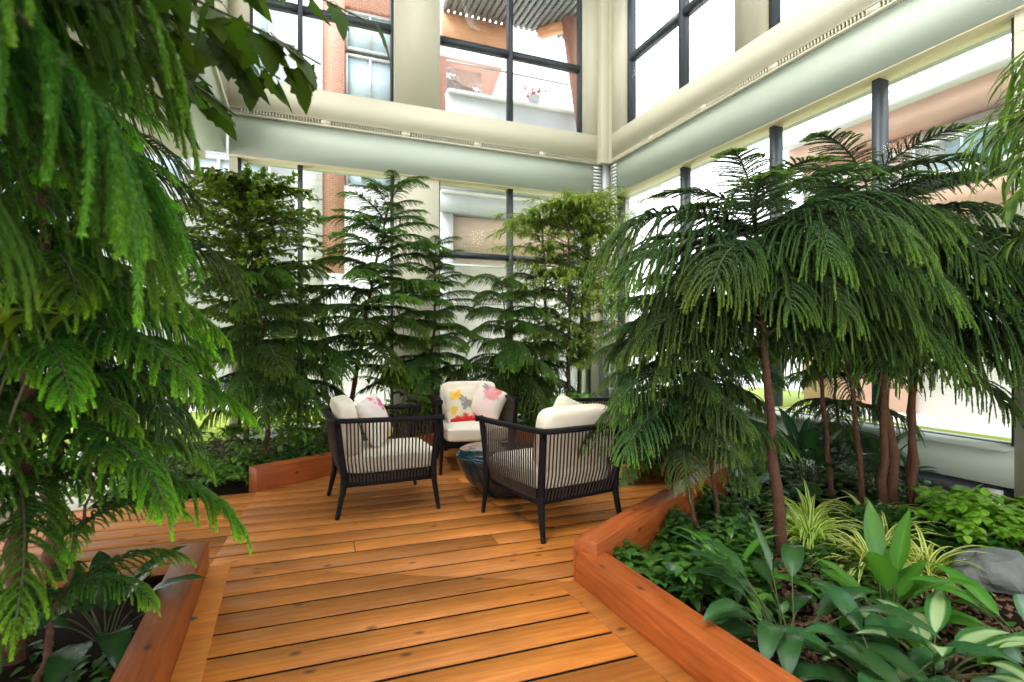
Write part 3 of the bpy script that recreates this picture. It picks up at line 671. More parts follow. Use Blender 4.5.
# ------------------------------------------------------------------ pines
pine('tall tiered pine with feathery top, behind the left armchair', (-2.0, 6.35), (-1.42, 6.45, 3.18), .035, 1.08, 11, 7, 1.05, .45, 'tier', None, (-.12, .35), 11, bend=(-.06, 0), wob=.008, Lpow=1.5)
pine('slim pine rising behind the back armchair, right of the tall tiered pine', (-1.02, 6.75), (-.98, 6.85, 2.55), .030, .9, 10, 7, .9, .35, 'tier', None, (-.15, .35), 12)
pine('short pine with drooping tiers beside the willowy tree', (-.05, 6.9), (-.12, 7.0, 2.05), .028, .7, 8, 7, .9, .45, 'weep', None, (-.1, .35), 13)
pine('weeping pine behind the far left curb, in front of the leafy fig', (-2.48, 5.45), (-2.62, 5.5, 1.95), .030, .75, 8, 7, .80, .6, 'weep', None, (.0, .35), 14)
pine('large dark pine with hanging rope-like branchlets and a leaning red trunk', (1.72, 3.38), (1.50, 3.32, 2.12), .040, 1.36, 6, 7, 1.0, .75, 'curtain', 'fan', (.05, .15), 15, wob=.006, skip=lambda a, f: f < .3 and 215 < a < 300,
     extra=[(.86, 268, .85, .10, 'curtain'), (.9, 182, 1.1, .15, 'curtain'), (.89, 338, 1.05, .25, 'curtain'), (.82, 200, 1.1, .1, 'curtain'), (.80, 345, .95, .15, 'curtain'), (.7, 175, .95, .0, 'weepdark'), (.62, 160, .9, .0, 'weepdark'), (.66, 195, .85, -.05, 'weepdark'), (.74, 262, .72, .05, 'curtain')])
pine('multi-stemmed dark pine spreading to the right-hand window', (2.92, 4.05), (2.62, 3.95, 2.50), .045, 1.4, 7, 7, 1.15, .80, 'curtain', 'fan', (.0, .12), 16,
     extra=[(.7, 330, 1.25, .3, 'curtain'), (.62, 300, 1.2, .25, 'curtain'), (.58, 345, 1.3, .25, 'weepdark'), (.52, 320, 1.2, .15, 'weepdark'), (.46, 350, 1.0, .0, 'weepdark'), (.75, 310, 1.2, .2, 'curtain')])
for (bx_, by_, tx, ty, tz, sd_) in ((2.80, 4.0, 2.72, 3.9, 2.3, 1), (3.02, 4.02, 2.98, 3.95, 2.2, 2), (2.72, 4.12, 2.5, 4.1, 2.35, 3), (3.10, 4.15, 3.10, 4.15, 1.95, 4), (2.62, 4.35, 2.45, 4.4, 2.1, 5)):
    pine({1: 'slender pine stem just left of the thick red stems', 2: 'thick red pine stem at the front of the cluster', 3: 'thin curving pine stem at the left edge of the stem cluster', 4: 'thin pale pine stem right of the stem cluster', 5: 'brown pine stem standing apart, left of the stem cluster'}[sd_],
         (bx_, by_), (tx, ty, tz), .034 if sd_ in (1, 2) else .024, 1.35, 3, 4, .75, .6, 'weepdark', None, (-.05, .2), 20 + sd_, wob=.008)
pine('young pine with thin stems spreading low fronds over the right armchair', (1.22, 3.42), (1.02, 3.62, 1.55), .016, .62, 7, 6, .70, .45, 'weepdark', None, (-.05, .25), 30)
pine('second young pine leaning beside the curb behind the right armchair', (1.42, 3.62), (1.30, 4.05, 1.75), .016, .75, 6, 6, .72, .45, 'weepdark', None, (-.1, .25), 31)
pine('broad bright-tipped pine filling the left side beside the boardwalk', (-2.12, 2.27), (-2.05, 2.35, 2.35), .045, .68, 10, 7, .93, .55, 'soft', None, (-.05, .3), 40)
pine('thin-stemmed young pine at the lower left beside the boardwalk curb', (-1.83, 2.05), (-1.72, 2.2, .80), .016, .30, 3, 5, .50, .35, 'soft', None, (.1, .3), 41)
pine('tall dark weeping pine behind the bright-tipped left pine', (-2.55, 2.95), (-2.5, 3.0, 2.7), .045, 1.0, 8, 7, 1.0, .6, 'curtain', None, (.0, .3), 42)
pine('dark young pine behind the pine stem cluster, in front of the right-hand sill', (3.05, 4.95), (3.0, 5.0, 1.75), .02, .45, 6, 6, .7, .45, 'weepdark', None, (-.05, .25), 44)
pine('dark young pine deep in the bed behind the large leaning pine', (2.0, 5.25), (1.95, 5.3, 1.9), .022, .45, 6, 6, .75, .45, 'weepdark', None, (-.05, .25), 45)
pine('dark feathery pine between the slim pine and the willowy tree', (.35, 7.35), (.3, 7.4, 2.2), .026, .5, 8, 7, .85, .4, 'weep', None, (-.1, .3), 46)
pine('pine with light green fronds left of the tall tiered pine', (-2.75, 6.6), (-2.7, 6.65, 2.2), .026, .5, 8, 6, .8, .4, 'weep', None, (-.1, .3), 47)
pine('out-of-focus pine hanging over the view at the upper left', (-1.75, .95), (-1.7, 1.0, 3.3), .045, 1.95, 8, 8, 1.1, .8, 'near', None, (.0, .3), 43)

# ------------------------------------------------------------------ leafy trees
bushy('fig_tree', 'leafy small-leaved fig tree in front of the left back window', 'tree', (-3.05, 6.1, SOILZ), .98, 3.3, 330, 56, .075, .022, 'ficus', 5, trunk=1.2, tr=.03)
bushy('willowy_tree', 'tall willowy tree with narrow yellow-green leaves in the glass corner', 'tree', (.75, 7.5, SOILZ), .95, 3.55, 330, 48, .14, .011, 'bamboo', 6, trunk=1.0, tr=.035, arch=.12, multi=4, droop=.6)
bushy('side_palm', 'bamboo-like palm with strappy leaves at the right edge by the window', 'palm', (3.35, 2.75, SOILZ), .85, 3.25, 120, 26, .26, .013, 'palm', 7, trunk=2.0, tr=.03, arch=.4, multi=2, droop=.8)

def lobed_leaf(S):
    pts = [(0, 0), (.10, .22), (.02, .42), (.22, .36), (.30, .44), (.42, .30), (.55, .34), (.60, .22), (.78, .17), (1.05, 0)]
    V = [(x * S, y * S * .95, -.10 * S * abs(y) * 2 - .12 * S * x * x) for x, y in pts] + [(x * S, -y * S * .95, -.10 * S * abs(y) * 2 - .12 * S * x * x) for x, y in pts[1:-1]]
    mid = [(x * S, 0, -.12 * S * x * x) for x in (.1, .25, .42, .6, .78)]
    n = len(pts); V = np.array(V + mid); m0 = len(V) - 5
    F = []
    up = list(range(0, n)); lo = [0] + list(range(n, n + n - 2)) + [n - 1]
    mm = [m0, m0, m0 + 1, m0 + 1, m0 + 2, m0 + 2, m0 + 3, m0 + 3, m0 + 4, m0 + 4]
    for i in range(n - 1):
        for ch, fl in ((up, 1), (lo, 0)):
            t = [ch[i], ch[i + 1], mm[i]]
            F.append(t if not fl else t[::-1])
            if mm[i + 1] != mm[i]:
                t = [ch[i + 1], mm[i + 1], mm[i]]; F.append(t if not fl else t[::-1])
    return V, np.array(F)
def lobed_tree():
    r = np.random.default_rng(9); root = empty('lobed_leaf_tree', (-2.75, 1.75, SOILZ)); tag(root, 'tree with large jagged dark leaves hanging from the top left', 'tree')
    gs = G(); P = trunk_pts((0, 0), (.25, .1, 2.95), 0, 10, .02, 3); gs.tube(P, np.linspace(.03, .014, 10), 8)
    gs.obj('trunk', M['bark2'], root, True)
    spec = [((2.6), (2.12, .0, 2.28)), ((2.7), (1.85, -.1, 2.42)), ((2.55), (1.70, .1, 2.22)), ((2.7), (2.25, .1, 2.48)), ((2.5), (1.50, -.05, 2.20)), ((2.7), (1.6, .0, 2.50)), ((2.6), (1.9, .2, 2.33)), ((2.7), (1.75, -.2, 2.55)), ((2.6), (1.55, -.1, 2.36)), ((2.6), (1.8, .05, 2.34)), ((2.75), (1.45, .1, 2.6)), ((2.7), (1.95, -.05, 2.6)), ((2.55), (1.65, .2, 2.3))]
    for z, tip in spec:
        st = np.array([.24, .1, z]); tip = np.array(tip); t = np.linspace(0, 1, 10)[:, None]
        Q = st * (1 - t) + tip * t + np.array([0, 0, .22]) * (t * (1 - t) * 4)
        b = G(); b.tube(Q, np.linspace(.010, .003, 10), 6)
        lf = G()
        for k in range(18):
            f = r.uniform(.5, 1.0); p = np.array([np.interp(f, np.linspace(0, 1, 10), Q[:, c]) for c in range(3)])
            a = r.normal(0, 1.0); pet = np.array([math.cos(a) * .05, math.sin(a) * .05, -.03]); b.tube(np.array([p, p + pet * .5 + (0, 0, .01), p + pet]), .0015, 4, 0, False)
            V, F = lobed_leaf(r.uniform(.115, .165)); pt = -r.uniform(.5, 1.35); c, s = math.cos(pt), math.sin(pt)
            V = np.stack([V[:, 0] * c - V[:, 2] * s, V[:, 1], V[:, 0] * s + V[:, 2] * c], -1)
            lf.add(rotz(V, a) + p + pet, F, 0, r.random(), r.random())
        bo = b.obj('branch', M['twig'], root, True); lf.obj('leaves', M['maple'], bo)
lobed_tree()
leafy('broad_leaf_shrub', 'yellow-green broad-leaved shrub behind the blurred left foliage', 'shrub', (-2.02, 1.72, SOILZ), 22, (.18, .26), (.06, .09), (1.2, 1.5), 'lime_leaf', 12, (1.2, 1.42), (1.2, 1.9), .12, stemr=.008)

# ------------------------------------------------------------------ understorey
leafy('peace_lily', 'dark glossy peace lily beside the front curb, one leaf lying on the timber', 'plant', (1.24, 2.36, SOILZ), 36, (.27, .38), (.048, .066), (.16, .32), 'lily', 21, (-.3, .85), (.7, 1.5), .08,
      extra=[(R(210), .36, .5, .30, .05, .95), (R(165), .34, .75, .30, .05, .9), (R(110), .30, 1.2, .28, .022, .4), (R(150), .36, .7, .34, .022, .5)])
leafy('peace_lily', 'dark peace lily at the bottom edge near the mulch', 'plant', (1.42, 2.02, SOILZ), 28, (.26, .36), (.048, .064), (.12, .26), 'lily', 22, (-.3, .8), (.7, 1.5), .07)
leafy('canna_plant', 'bright upright broad-leaved plant in front of the striped plants', 'plant', (1.80, 2.55, SOILZ), 14, (.22, .32), (.05, .066), (.10, .22), 'bright', 23, (-.1, 1.25), (.4, 1.0), .05,
      extra=[(R(80), .28, 1.25, .30, .05, .2), (R(20), .25, 1.35, .32, .05, .1)])
leafy('variegated_plant', 'pale-centred variegated leafy plant on the mulch', 'plant', (1.72, 2.15, SOILZ), 22, (.22, .32), (.045, .06), (.10, .26), 'varieg', 24, (-.2, .9), (.6, 1.2), .05, attr='edge')
leafy('broad_leaf_plant', 'bright arching broad-leaved plant in front of the rock', 'plant', (2.28, 2.35, SOILZ), 20, (.28, .40), (.045, .065), (.12, .26), 'bright', 25, (-.2, .7), (.6, 1.2), .05)
leafy('broad_leaf_plant', 'pale-leaved plant at the bottom right corner', 'plant', (2.10, 2.02, SOILZ), 12, (.2, .3), (.06, .08), (.05, .2), 'pale_leaf', 26, (-.1, .8), (.5, 1.1), .05, attr='edge')
leafy('strap_leaf_plant', 'tall strap-leaved green plant between the curb and the young pines', 'plant', (1.18, 2.86, SOILZ), 10, (.28, .38), (.024, .034), (.10, .22), 'bright', 27, (.1, 1.2), (.8, 1.4), .04)
leafy('silver_leaf_plant', 'silvery broad-leaved plant behind the young pine stems', 'plant', (1.85, 4.35, SOILZ), 14, (.16, .24), (.055, .075), (.15, .32), 'pale_leaf', 28, (.0, 1.0), (.6, 1.1), .05, attr='edge')
leafy('peace_lily', 'tall upright peace lily behind the striped plants', 'plant', (2.60, 4.70, SOILZ), 32, (.30, .42), (.05, .075), (.25, .45), 'lily', 29, (.0, 1.35), (.5, 1.2), .08,
      extra=[(R(120), .4, 1.25, .4, .06, .2), (R(60), .35, 1.1, .4, .07, .4)])
leafy('low_shrub', 'dark leafy plant in front of the right-hand low ledge', 'plant', (3.25, 4.75, SOILZ), 22, (.22, .3), (.04, .06), (.2, .4), 'lily', 33, (.0, 1.2), (.6, 1.2), .08)
for i, (x, y, n, lb) in enumerate([(2.02, 3.62, 60, 'striped spider plant beside the leaning red trunk'), (2.22, 3.98, 55, 'striped spider plant behind the leaning red trunk'), (2.62, 3.88, 55, 'striped spider plant left of the pine stem cluster'),
                                   (2.12, 3.12, 52, 'low striped spider plant behind the upright bright plant'), (2.42, 3.45, 46, 'striped spider plant between the trunk and the stem cluster'), (2.42, 3.10, 44, 'smaller striped spider plant nearest the rock')]):
    leafy('spider_plant', lb, 'plant', (x, y, SOILZ), int(n * 1.5), (.30, .44), (.013, .018), (.0, .01), 'spider', 50 + i, (.2, 1.45), (1.3, 2.3), .05, attr='edge', prof=.55, wave=0, fold=.35, group=None)
def ground_cover(name, label, cat, poly, n, h, L, W, m, seed, kind=None):
    r = np.random.default_rng(seed); xs = [p[0] for p in poly]; ys = [p[1] for p in poly]; g = G(); k = 0; pts = []
    def inside(x, y):
        c = False; j = len(poly) - 1
        for i in range(len(poly)):
            if (poly[i][1] > y) != (poly[j][1] > y) and x < (poly[j][0] - poly[i][0]) * (y - poly[i][1]) / (poly[j][1] - poly[i][1]) + poly[i][0]: c = not c
            j = i
        return c
    while len(pts) < n:
        x, y = r.uniform(min(xs), max(xs)), r.uniform(min(ys), max(ys))
        if inside(x, y):
            hh = h * (.55 + .45 * math.sin(x * 7 + seed) * math.cos(y * 6)); pts.append((x, y, SOILZ + hh * r.uniform(.25, 1) ** .7))
    pts = np.array(pts); a = r.random(n) * 6.28; dirs = np.stack([np.cos(a), np.sin(a), r.normal(.1, .25, n)], -1)
    scatter_leaves(g, pts, nrm(dirs), L, W, r, .5, .2)
    o = g.obj(name, M[m], smooth=True); tag(o, label, cat, kind=kind); return o
ground_cover('ground_ivy', 'dark green ivy carpet between the curb and the young pines', 'ground cover', [(.52, 2.95), (.85, 2.5), (1.3, 2.5), (1.5, 3.3), (1.75, 4.2), (1.55, 4.2)], 3400, .34, .066, .025, 'ivy', 61, 'stuff')
ground_cover('ground_ivy', 'dark low foliage under the pine stem cluster', 'ground cover', [(2.2, 3.3), (2.9, 3.0), (3.3, 3.6), (3.3, 4.1), (2.4, 4.1)], 2200, .24, .065, .022, 'ivy', 62, 'stuff')
ground_cover('ground_ivy', 'dark low foliage under the large leaning pine', 'ground cover', [(1.5, 2.7), (2.1, 2.7), (2.1, 4.4), (1.7, 4.4)], 900, .14, .06, .02, 'ivy', 63, 'stuff')
ground_cover('ground_ivy', 'low foliage behind the deck under the back pines', 'ground cover', [(-2.3, 5.1), (-.9, 6.75), (1.0, 6.45), (2.0, 7.5), (1.0, 8.3), (-2.9, 6.9), (-3.0, 5.6)], 2600, .45, .075, .028, 'shrub', 64, 'stuff')
ground_cover('ground_ivy', 'low foliage behind the right deck curb under the pines', 'ground cover', [(1.95, 4.6), (2.8, 5.2), (1.8, 6.8), (1.3, 6.2)], 1100, .35, .07, .025, 'ivy', 65, 'stuff')
ground_cover('ground_ivy', 'sparse dark leaves on the soil left of the boardwalk', 'ground cover', [(-1.55, 2.3), (-1.2, 1.5), (-1.9, 1.3), (-2.6, 2.4)], 420, .12, .07, .02, 'ivy', 68, 'stuff')
ground_cover('ground_ivy', 'low foliage beside the left path below the weeping pine', 'ground cover', [(-2.3, 4.72), (-3.7, 4.15), (-4.0, 5.6), (-2.5, 5.7)], 1300, .34, .075, .028, 'shrub', 66, 'stuff')
ground_cover('ground_ivy', 'dark low foliage at the back of the right bed before the sill', 'ground cover', [(1.8, 4.3), (3.3, 4.1), (3.3, 5.3), (2.4, 6.3), (1.9, 5.2)], 1700, .28, .075, .026, 'ivy', 67, 'stuff')
bushy('lime_shrub', 'lime-green leafy bush right of the pine stem cluster', 'shrub', (3.15, 3.62, SOILZ), .40, .30, 60, 18, .07, .03, 'pothos', 71, tr=.008, multi=4)
bushy('lime_shrub', 'lime-green leafy bush by the low ledge at the right edge', 'shrub', (3.42, 3.28, SOILZ), .38, .30, 56, 18, .07, .03, 'pothos', 72, tr=.008, multi=4)
bushy('lime_shrub', 'lime-green leafy bush behind the rock', 'shrub', (2.98, 3.22, SOILZ), .30, .26, 44, 14, .065, .028, 'pothos', 73, tr=.007, multi=4)
bushy('green_shrub', 'bright green shrub on the bed behind the left armchair', 'shrub', (-2.05, 5.55, SOILZ), .40, .62, 46, 16, .085, .026, 'shrub', 74, tr=.009, multi=5)
bushy('green_shrub', 'fine-leaved shrub left of the far left curb', 'shrub', (-2.7, 5.15, SOILZ), .42, .55, 46, 16, .075, .022, 'shrub', 75, tr=.009, multi=5)
bushy('green_shrub', 'yellow-green shrub by the glass behind the tall tiered pine', 'shrub', (-1.55, 7.15, SOILZ), .5, .95, 60, 18, .09, .026, 'bamboo', 78, tr=.009, multi=5)
bushy('green_shrub', 'yellow-green shrub by the glass behind the short drooping pine', 'shrub', (.15, 7.75, SOILZ), .5, .9, 60, 18, .09, .026, 'bamboo', 79, tr=.009, multi=5)
bushy('green_shrub', 'leafy shrub behind the back armchair', 'shrub', (-.9, 7.1, SOILZ), .45, .75, 46, 16, .085, .026, 'shrub', 76, tr=.009, multi=5)
bushy('green_shrub', 'leafy shrub below the willowy tree', 'shrub', (.75, 6.9, SOILZ), .45, .7, 46, 16, .085, .024, 'shrub', 77, tr=.009, multi=5)
leafy('rosette_plant', 'dark rosette plant with pointed leaves behind the left armchair', 'plant', (-2.12, 5.25, SOILZ), 26, (.24, .32), (.03, .042), (.08, .22), 'lily', 34, (.0, 1.3), (.5, 1.0), .05)
leafy('cast_iron_plant', 'broad dark-leaved plant at the lower left beside the boardwalk curb', 'plant', (-1.85, 2.42, SOILZ), 15, (.30, .42), (.05, .07), (.12, .25), 'lily', 35, (.0, 1.2), (.7, 1.3), .05)

# rock and mulch
def rock():
    bm = bmesh.new(); bmesh.ops.create_icosphere(bm, subdivisions=4, radius=1)
    from mathutils import noise
    for v in bm.verts:
        p = v.co.copy(); d = 1 + .22 * noise.noise(p * 1.3) + .08 * noise.noise(p * 3.5 + Vector((4, 2, 1)))
        v.co = Vector((p.x * .25 * d, p.y * .19 * d, max(-.04, min(p.z * .17 * d, .145 + .02 * p.x)) + .02))
    me = bpy.data.meshes.new('rock'); bm.to_mesh(me); bm.free(); me.materials.append(M['rock'])
    o = bpy.data.objects.new('rock', me); COL.objects.link(o); o.scale = (.88, .88, .88); o.location = (2.68, 2.93, SOILZ + .06); o.rotation_euler = (0, 0, .3)
    tag(o, 'rounded grey boulder on the planting bed at the right', 'rock')
rock()
def mulch():
    r = np.random.default_rng(8); n = 5200; g = G()
    c = np.stack([r.uniform(.9, 3.4, n), r.uniform(1.3, 3.4, n), np.full(n, SOILZ + .012)], -1)
    keep = (c[:, 0] - .341) * .92 + (c[:, 1] - 2.88) * .39 > .2; c = c[keep]; n = len(c)
    a = r.random(n) * 6.28; l = r.uniform(.006, .022, n); w_ = r.uniform(.003, .009, n)
    dx = np.stack([np.cos(a), np.sin(a), r.normal(0, .3, n)], -1) * l[:, None]; dy = np.stack([-np.sin(a), np.cos(a), r.normal(0, .3, n)], -1) * w_[:, None]
    V = np.stack([c - dx - dy, c + dx - dy, c + dx + dy, c - dx + dy], 1); h = np.array([0, 0, .007]); V = np.concatenate([V, V + h], 1).reshape(-1, 3)
    base = np.arange(n)[:, None, None] * 8; F = (base + np.array([(4, 5, 6, 7), (0, 1, 5, 4), (1, 2, 6, 5), (2, 3, 7, 6), (3, 0, 4, 7)])).reshape(-1, 4)
    o = g.add(V, F, 0) or g.obj('bark_mulch', M['mulch']); tag(o, 'loose brown bark mulch covering the right bed', 'mulch', kind='stuff')
mulch()

# ------------------------------------------------------------------ furniture
def cushion_mesh(name, w, d, h, m, n=7, seg=14, puff=.0, pinch=0):
    """rounded box cushion w (x) by d (y) by h (z), centred"""
    bm = bmesh.new(); bmesh.ops.create_cube(bm, size=2); bmesh.ops.subdivide_edges(bm, edges=bm.edges[:], cuts=seg, use_grid_fill=True)
    for v in bm.verts:
        x, y, z = v.co; k = (abs(x) ** n + abs(y) ** n + abs(z) ** n) ** (1 / n); x, y, z = x / k, y / k, z / k
        f = 1 + puff * (1 - x * x) * (1 - y * y) - puff * .5
        if pinch:
            e = max(0, 1 - abs(x) ** 2.6) * max(0, 1 - abs(y) ** 2.6); f = .10 + .90 * e ** .5
            q = 1 - pinch * (1 - (x * y) ** 2); x *= q if abs(x) > abs(y) else 1; y *= q if abs(y) >= abs(x) else 1
        v.co = (x * w / 2, y * d / 2, z * h / 2 * f)
    for f in bm.faces: f.smooth = True
    me = bpy.data.meshes.new(name); bm.to_mesh(me); bm.free(); me.materials.append(m); return me

def make_chair():
    root = empty('armchair'); W = .36; H = .71
    rc = [(-.38, -.335), (-.38, .335)]; fc = [(.40, -.385), (.40, .385)]
    g = G()      # flat top rail: arm, back, arm, with rounded rear corners
    path = [(.42, -.39, H), (.0, -.372, H + .003), (-.30, -.352, H + .006), (-.365, -.335, H + .007), (-.395, -.27, H + .008), (-.40, 0, H + .009), (-.395, .27, H + .008), (-.365, .335, H + .007), (-.30, .352, H + .006), (0, .372, H + .003), (.42, .39, H)]
    P = np.array(path); T = nrm(np.gradient(P, axis=0)); Nn = nrm(np.cross(T, [0, 0, 1.])); hw = .028; th = .016
    V = np.concatenate([np.stack([P + Nn * hw - (0, 0, th), P + Nn * hw + (0, 0, th), P - Nn * hw + (0, 0, th), P - Nn * hw - (0, 0, th)], 1)]).reshape(-1, 3); K = len(P)
    F = [(k * 4 + i, k * 4 + (i + 1) % 4, k * 4 + 4 + (i + 1) % 4, k * 4 + 4 + i) for k in range(K - 1) for i in range(4)]
    g.add(V, F + [(0, 1, 2, 3), (K * 4 - 1, K * 4 - 2, K * 4 - 3, K * 4 - 4)]); g.obj('top_rail', M['black'], root, bevel=.006)
    def leg(pts, r0):
        gg = G(); P = np.array(pts); t = np.linspace(0, 1, len(P)); tt = np.linspace(0, 1, 15); Q = np.stack([np.interp(tt, t, P[:, c]) for c in range(3)], -1)
        for _ in range(3): Q[1:-1] = (Q[:-2] + 2 * Q[1:-1] + Q[2:]) / 4
        gg.tube(Q, np.interp(tt, [0, .4, .62, 1], [r0 * .95, r0 * 1.0, r0, r0 * .62]), 8); gg.obj('leg', M['black'], root, True)
    for s in (-1, 1):
        leg([(.385, s * .385, H - .012), (.352, s * .365, .42), (.345, s * .36, .27), (.385, s * .375, 0)], .024)
        leg([(-.365, s * .335, H - .008), (-.335, s * .325, .45), (-.305, s * .315, .27), (-.365, s * .335, 0)], .026)
    sl = lambda x: .235 if x < 0 else .235 + .02 * x
    for s in (-1, 1):                                    # rods of each arm, bowed in at the foot
        gg = G()
        for k in range(24):
            x = -.30 + k * .0268
            yt = s * (.352 + (x + .3) * .053); xb = -.27 + (x + .30) * .94
            gg.tube([(x, yt, H - .01), (x * .97, yt * .99, .42), (xb, s * .335, .27), (xb, s * .30, .235 - .02 * math.sin(PI * k / 23))], .0062, 5)
        gg.obj('side_rods', M['rod'], root, True)
    gg = G()
    for k in range(21):
        y = -.29 + k * .029
        gg.tube([(-.385, y, H), (-.36, y, .42), (-.31, y * .97, .27), (-.28, y * .95, .225)], .0062, 5)
    gg.obj('back_rods', M['rod'], root, True)
    gg = G(); gg.box(-.30, .345, -.327, -.305, .222, .305); gg.box(-.30, .345, .305, .327, .222, .305); gg.box(.325, .355, -.305, .305, .245, .305); gg.box(-.30, -.272, -.305, .305, .222, .305)
    gg.box(-.295, .325, -.315, .315, .285, .302); gg.obj('seat_frame', M['black'], root, bevel=.004)
    def part(name, me, loc, rot=(0, 0, 0)):
        o = bpy.data.objects.new(name, me); COL.objects.link(o); o.parent = root; o.location = loc; o.rotation_euler = rot; return o
    part('seat_cushion', cushion_mesh('seat_cushion', .70, .64, .15, M['cushion'], 9, 14, .10), (.055, 0, .378))
    part('back_cushion', cushion_mesh('back_cushion', .15, .62, .42, M['cushion'], 6, 14, .0), (-.265, 0, .645), (0, R(-10), 0))
    return root
def copy_tree(o, parent=None):
    c = o.copy(); COL.objects.link(c)
    if parent: c.parent = parent
    for ch in list(o.children): copy_tree(ch, c)
    return c
chair = make_chair()
CH = [((-1.074, 4.318), 24, 'cream-cushioned black armchair on the left facing right, seen side-on'),
      ((-.42, 5.62), -76.2, 'cream-cushioned black armchair at the back facing the camera'),
      ((.30, 3.90), 121, 'cream-cushioned black armchair at the front right showing its rodded back'),
      ((1.05, 5.0), 187, 'black armchair on the right mostly hidden behind pine fronds')]
for i, (p, a, lb) in enumerate(CH):
    c = chair if i == 0 else copy_tree(chair)
    c.location = (p[0], p[1], 0); c.rotation_euler = (0, 0, R(a)); tag(c, lb, 'armchair', 'armchairs around the bowl table')
def blobmat(name, base, blobs, soft=.012, nscale=22):
    """printed fabric: coloured blots at given places on the pillow"""
    m, n, l, b = newmat(name); b.inputs['Roughness'].default_value = .9
    t = n.new('ShaderNodeTexCoord'); ns = n.new('ShaderNodeTexNoise'); ns.inputs['Scale'].default_value = nscale; ns.inputs['Detail'].default_value = 4; l.new(t.outputs['Object'], ns.inputs['Vector'])
    sb = n.new('ShaderNodeVectorMath'); sb.operation = 'SUBTRACT'; sb.inputs[1].default_value = (.5, .5, .5); l.new(ns.outputs['Color'], sb.inputs[0])
    sc_ = n.new('ShaderNodeVectorMath'); sc_.operation = 'SCALE'; sc_.inputs['Scale'].default_value = .16; l.new(sb.outputs[0], sc_.inputs[0])
    ad = n.new('ShaderNodeVectorMath'); ad.operation = 'ADD'; l.new(t.outputs['Object'], ad.inputs[0]); l.new(sc_.outputs[0], ad.inputs[1])
    ml = n.new('ShaderNodeVectorMath'); ml.operation = 'MULTIPLY'; ml.inputs[1].default_value = (1, 1, 0); l.new(ad.outputs[0], ml.inputs[0])
    prev = None
    for (x, y, r_, c) in blobs:
        ds = n.new('ShaderNodeVectorMath'); ds.operation = 'DISTANCE'; ds.inputs[1].default_value = (x, y, 0); l.new(ml.outputs[0], ds.inputs[0])
        mr = n.new('ShaderNodeMapRange'); mr.inputs[1].default_value = r_ - soft; mr.inputs[2].default_value = r_ + soft; mr.inputs[3].default_value = 1; mr.inputs[4].default_value = 0; l.new(ds.outputs['Value'], mr.inputs[0])
        mx = n.new('ShaderNodeMix'); mx.data_type = 'RGBA'; mx.inputs['A'].default_value = (*base, 1); mx.inputs['B'].default_value = (*c, 1)
        if prev: l.new(prev, mx.inputs['A'])
        l.new(mr.outputs[0], mx.inputs['Factor']); prev = mx.outputs['Result']
    l.new(prev, b.inputs['Base Color']); return m
YE, RD, PK, GR, LP = (.80, .50, .06), (.70, .03, .03), (.72, .30, .32), (.25, .24, .24), (.80, .60, .58)
M['print_yellow'] = blobmat('yellow_flower_print', (.72, .64, .52), [(-.08, .10, .065, YE), (.09, -.02, .065, YE), (-.12, -.06, .05, YE), (.02, .0, .05, GR), (-.03, .06, .03, GR), (0, -.20, .085, RD), (-.10, -.19, .06, RD), (.10, -.19, .07, RD), (-.08, .10, .02, (.75, .30, .03)), (.09, -.02, .02, (.75, .3, .03))])
M['print_pink'] = blobmat('pink_figure_print', (.72, .64, .56), [(.0, .10, .085, PK), (.06, .15, .05, (.65, .2, .2)), (-.08, .15, .035, GR), (.0, -.06, .08, LP), (.05, -.15, .08, LP)])
M['print_magenta'] = blobmat('magenta_flower_print', (.74, .68, .62), [(.08, .10, .05, (.65, .06, .25)), (-.08, .12, .05, LP), (-.05, -.08, .06, LP), (.12, -.05, .045, (.55, .12, .3)), (.0, .16, .03, (.7, .15, .15)), (.05, -.16, .045, YE)])
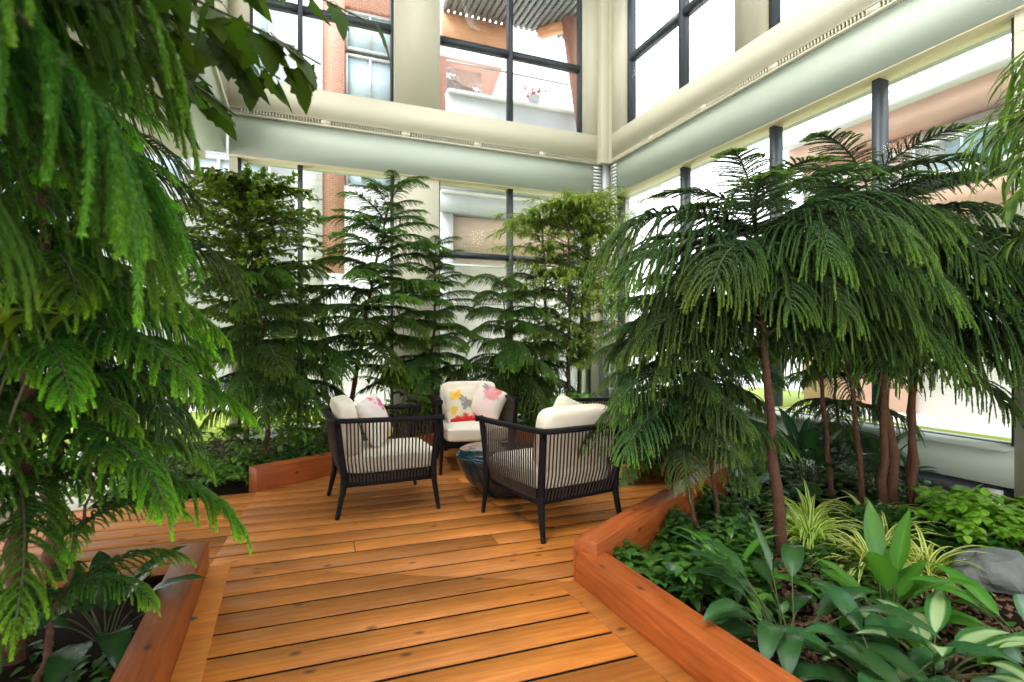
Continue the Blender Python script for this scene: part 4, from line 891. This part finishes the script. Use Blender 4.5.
def pillow(ci, off, lean, yaw, label, m, s=.40, roll=0):
    """pillow stood on the seat of chair ci, leaning on its back cushion"""
    p, a, _ = CH[ci]; me = cushion_mesh('pillow', s, s, .17, M[m], 5, 18, 0, .10)
    o = bpy.data.objects.new('pillow', me); COL.objects.link(o)
    base = Matrix.Translation((p[0], p[1], 0)) @ Matrix.Rotation(R(a), 4, 'Z')
    # local: pillow plane x=width(y of chair), y=up; normal forward
    rot = Matrix(((0, 0, 1, 0), (1, 0, 0, 0), (0, 1, 0, 0), (0, 0, 0, 1)))
    o.matrix_world = base @ Matrix.Translation(off) @ Matrix.Rotation(R(yaw), 4, 'Z') @ Matrix.Rotation(R(-lean), 4, 'Y') @ rot @ Matrix.Rotation(R(roll), 4, 'Z')
    tag(o, label, 'pillow'); return o
pillow(0, (-.03, .05, .655), 22, -32, 'cream pillow with magenta flowers on the left armchair', 'print_magenta', .42, 8)
pillow(1, (-.075, -.09, .625), 16, 8, 'pillow printed with yellow and red flowers on the back armchair', 'print_yellow', .42, 3)
pillow(1, (-.02, .17, .645), 18, -14, 'pillow with pink print beside the yellow flowered one', 'print_pink', .38, -24)
pillow(2, (-.09, -.05, .68), 14, 10, 'cream pillow peeking over the back of the front right armchair', 'cushion', .44, 20)
pillow(3, (-.09, .05, .66), 14, 0, 'pale pillow with red pattern on the hidden right armchair', 'print_magenta', .42, 12)
tb = empty('bowl_table', (-.08, 4.55, 0)); tag(tb, 'dark teal glazed bowl-shaped low table between the armchairs', 'table')
g = G(); g.lathe([(0, 0), (.17, 0), (.19, .012), (.24, .06), (.32, .15), (.375, .25), (.395, .31), (.40, .335), (.395, .352), (.38, .36)], 56); g.obj('bowl', M['teal'], tb, True)
g = G(); g.lathe([(.38, .361), (.372, .378), (.35, .388), (.2, .395), (0, .397)], 56); g.obj('table_top', M['teal'], tb, True)

# repeats share a group phrase
GROUPS = {'norfolk_pine': 'pines growing in the planting beds', 'spider_plant': 'striped spider plants in the right bed', 'peace_lily': 'peace lilies in the right bed',
          'lime_shrub': 'lime-green bushes by the right-hand window', 'green_shrub': 'green shrubs behind the deck', 'pillow': 'pillows on the armchairs', 'broad_leaf_plant': 'broad-leaved plants in the right bed', 'ground_ivy': 'low foliage covering the beds'}
for o in list(bpy.data.objects):
    b_ = o.name.split('.')[0]
    if o.parent is None and b_ in GROUPS and o.get('label'): o['group'] = GROUPS[b_]
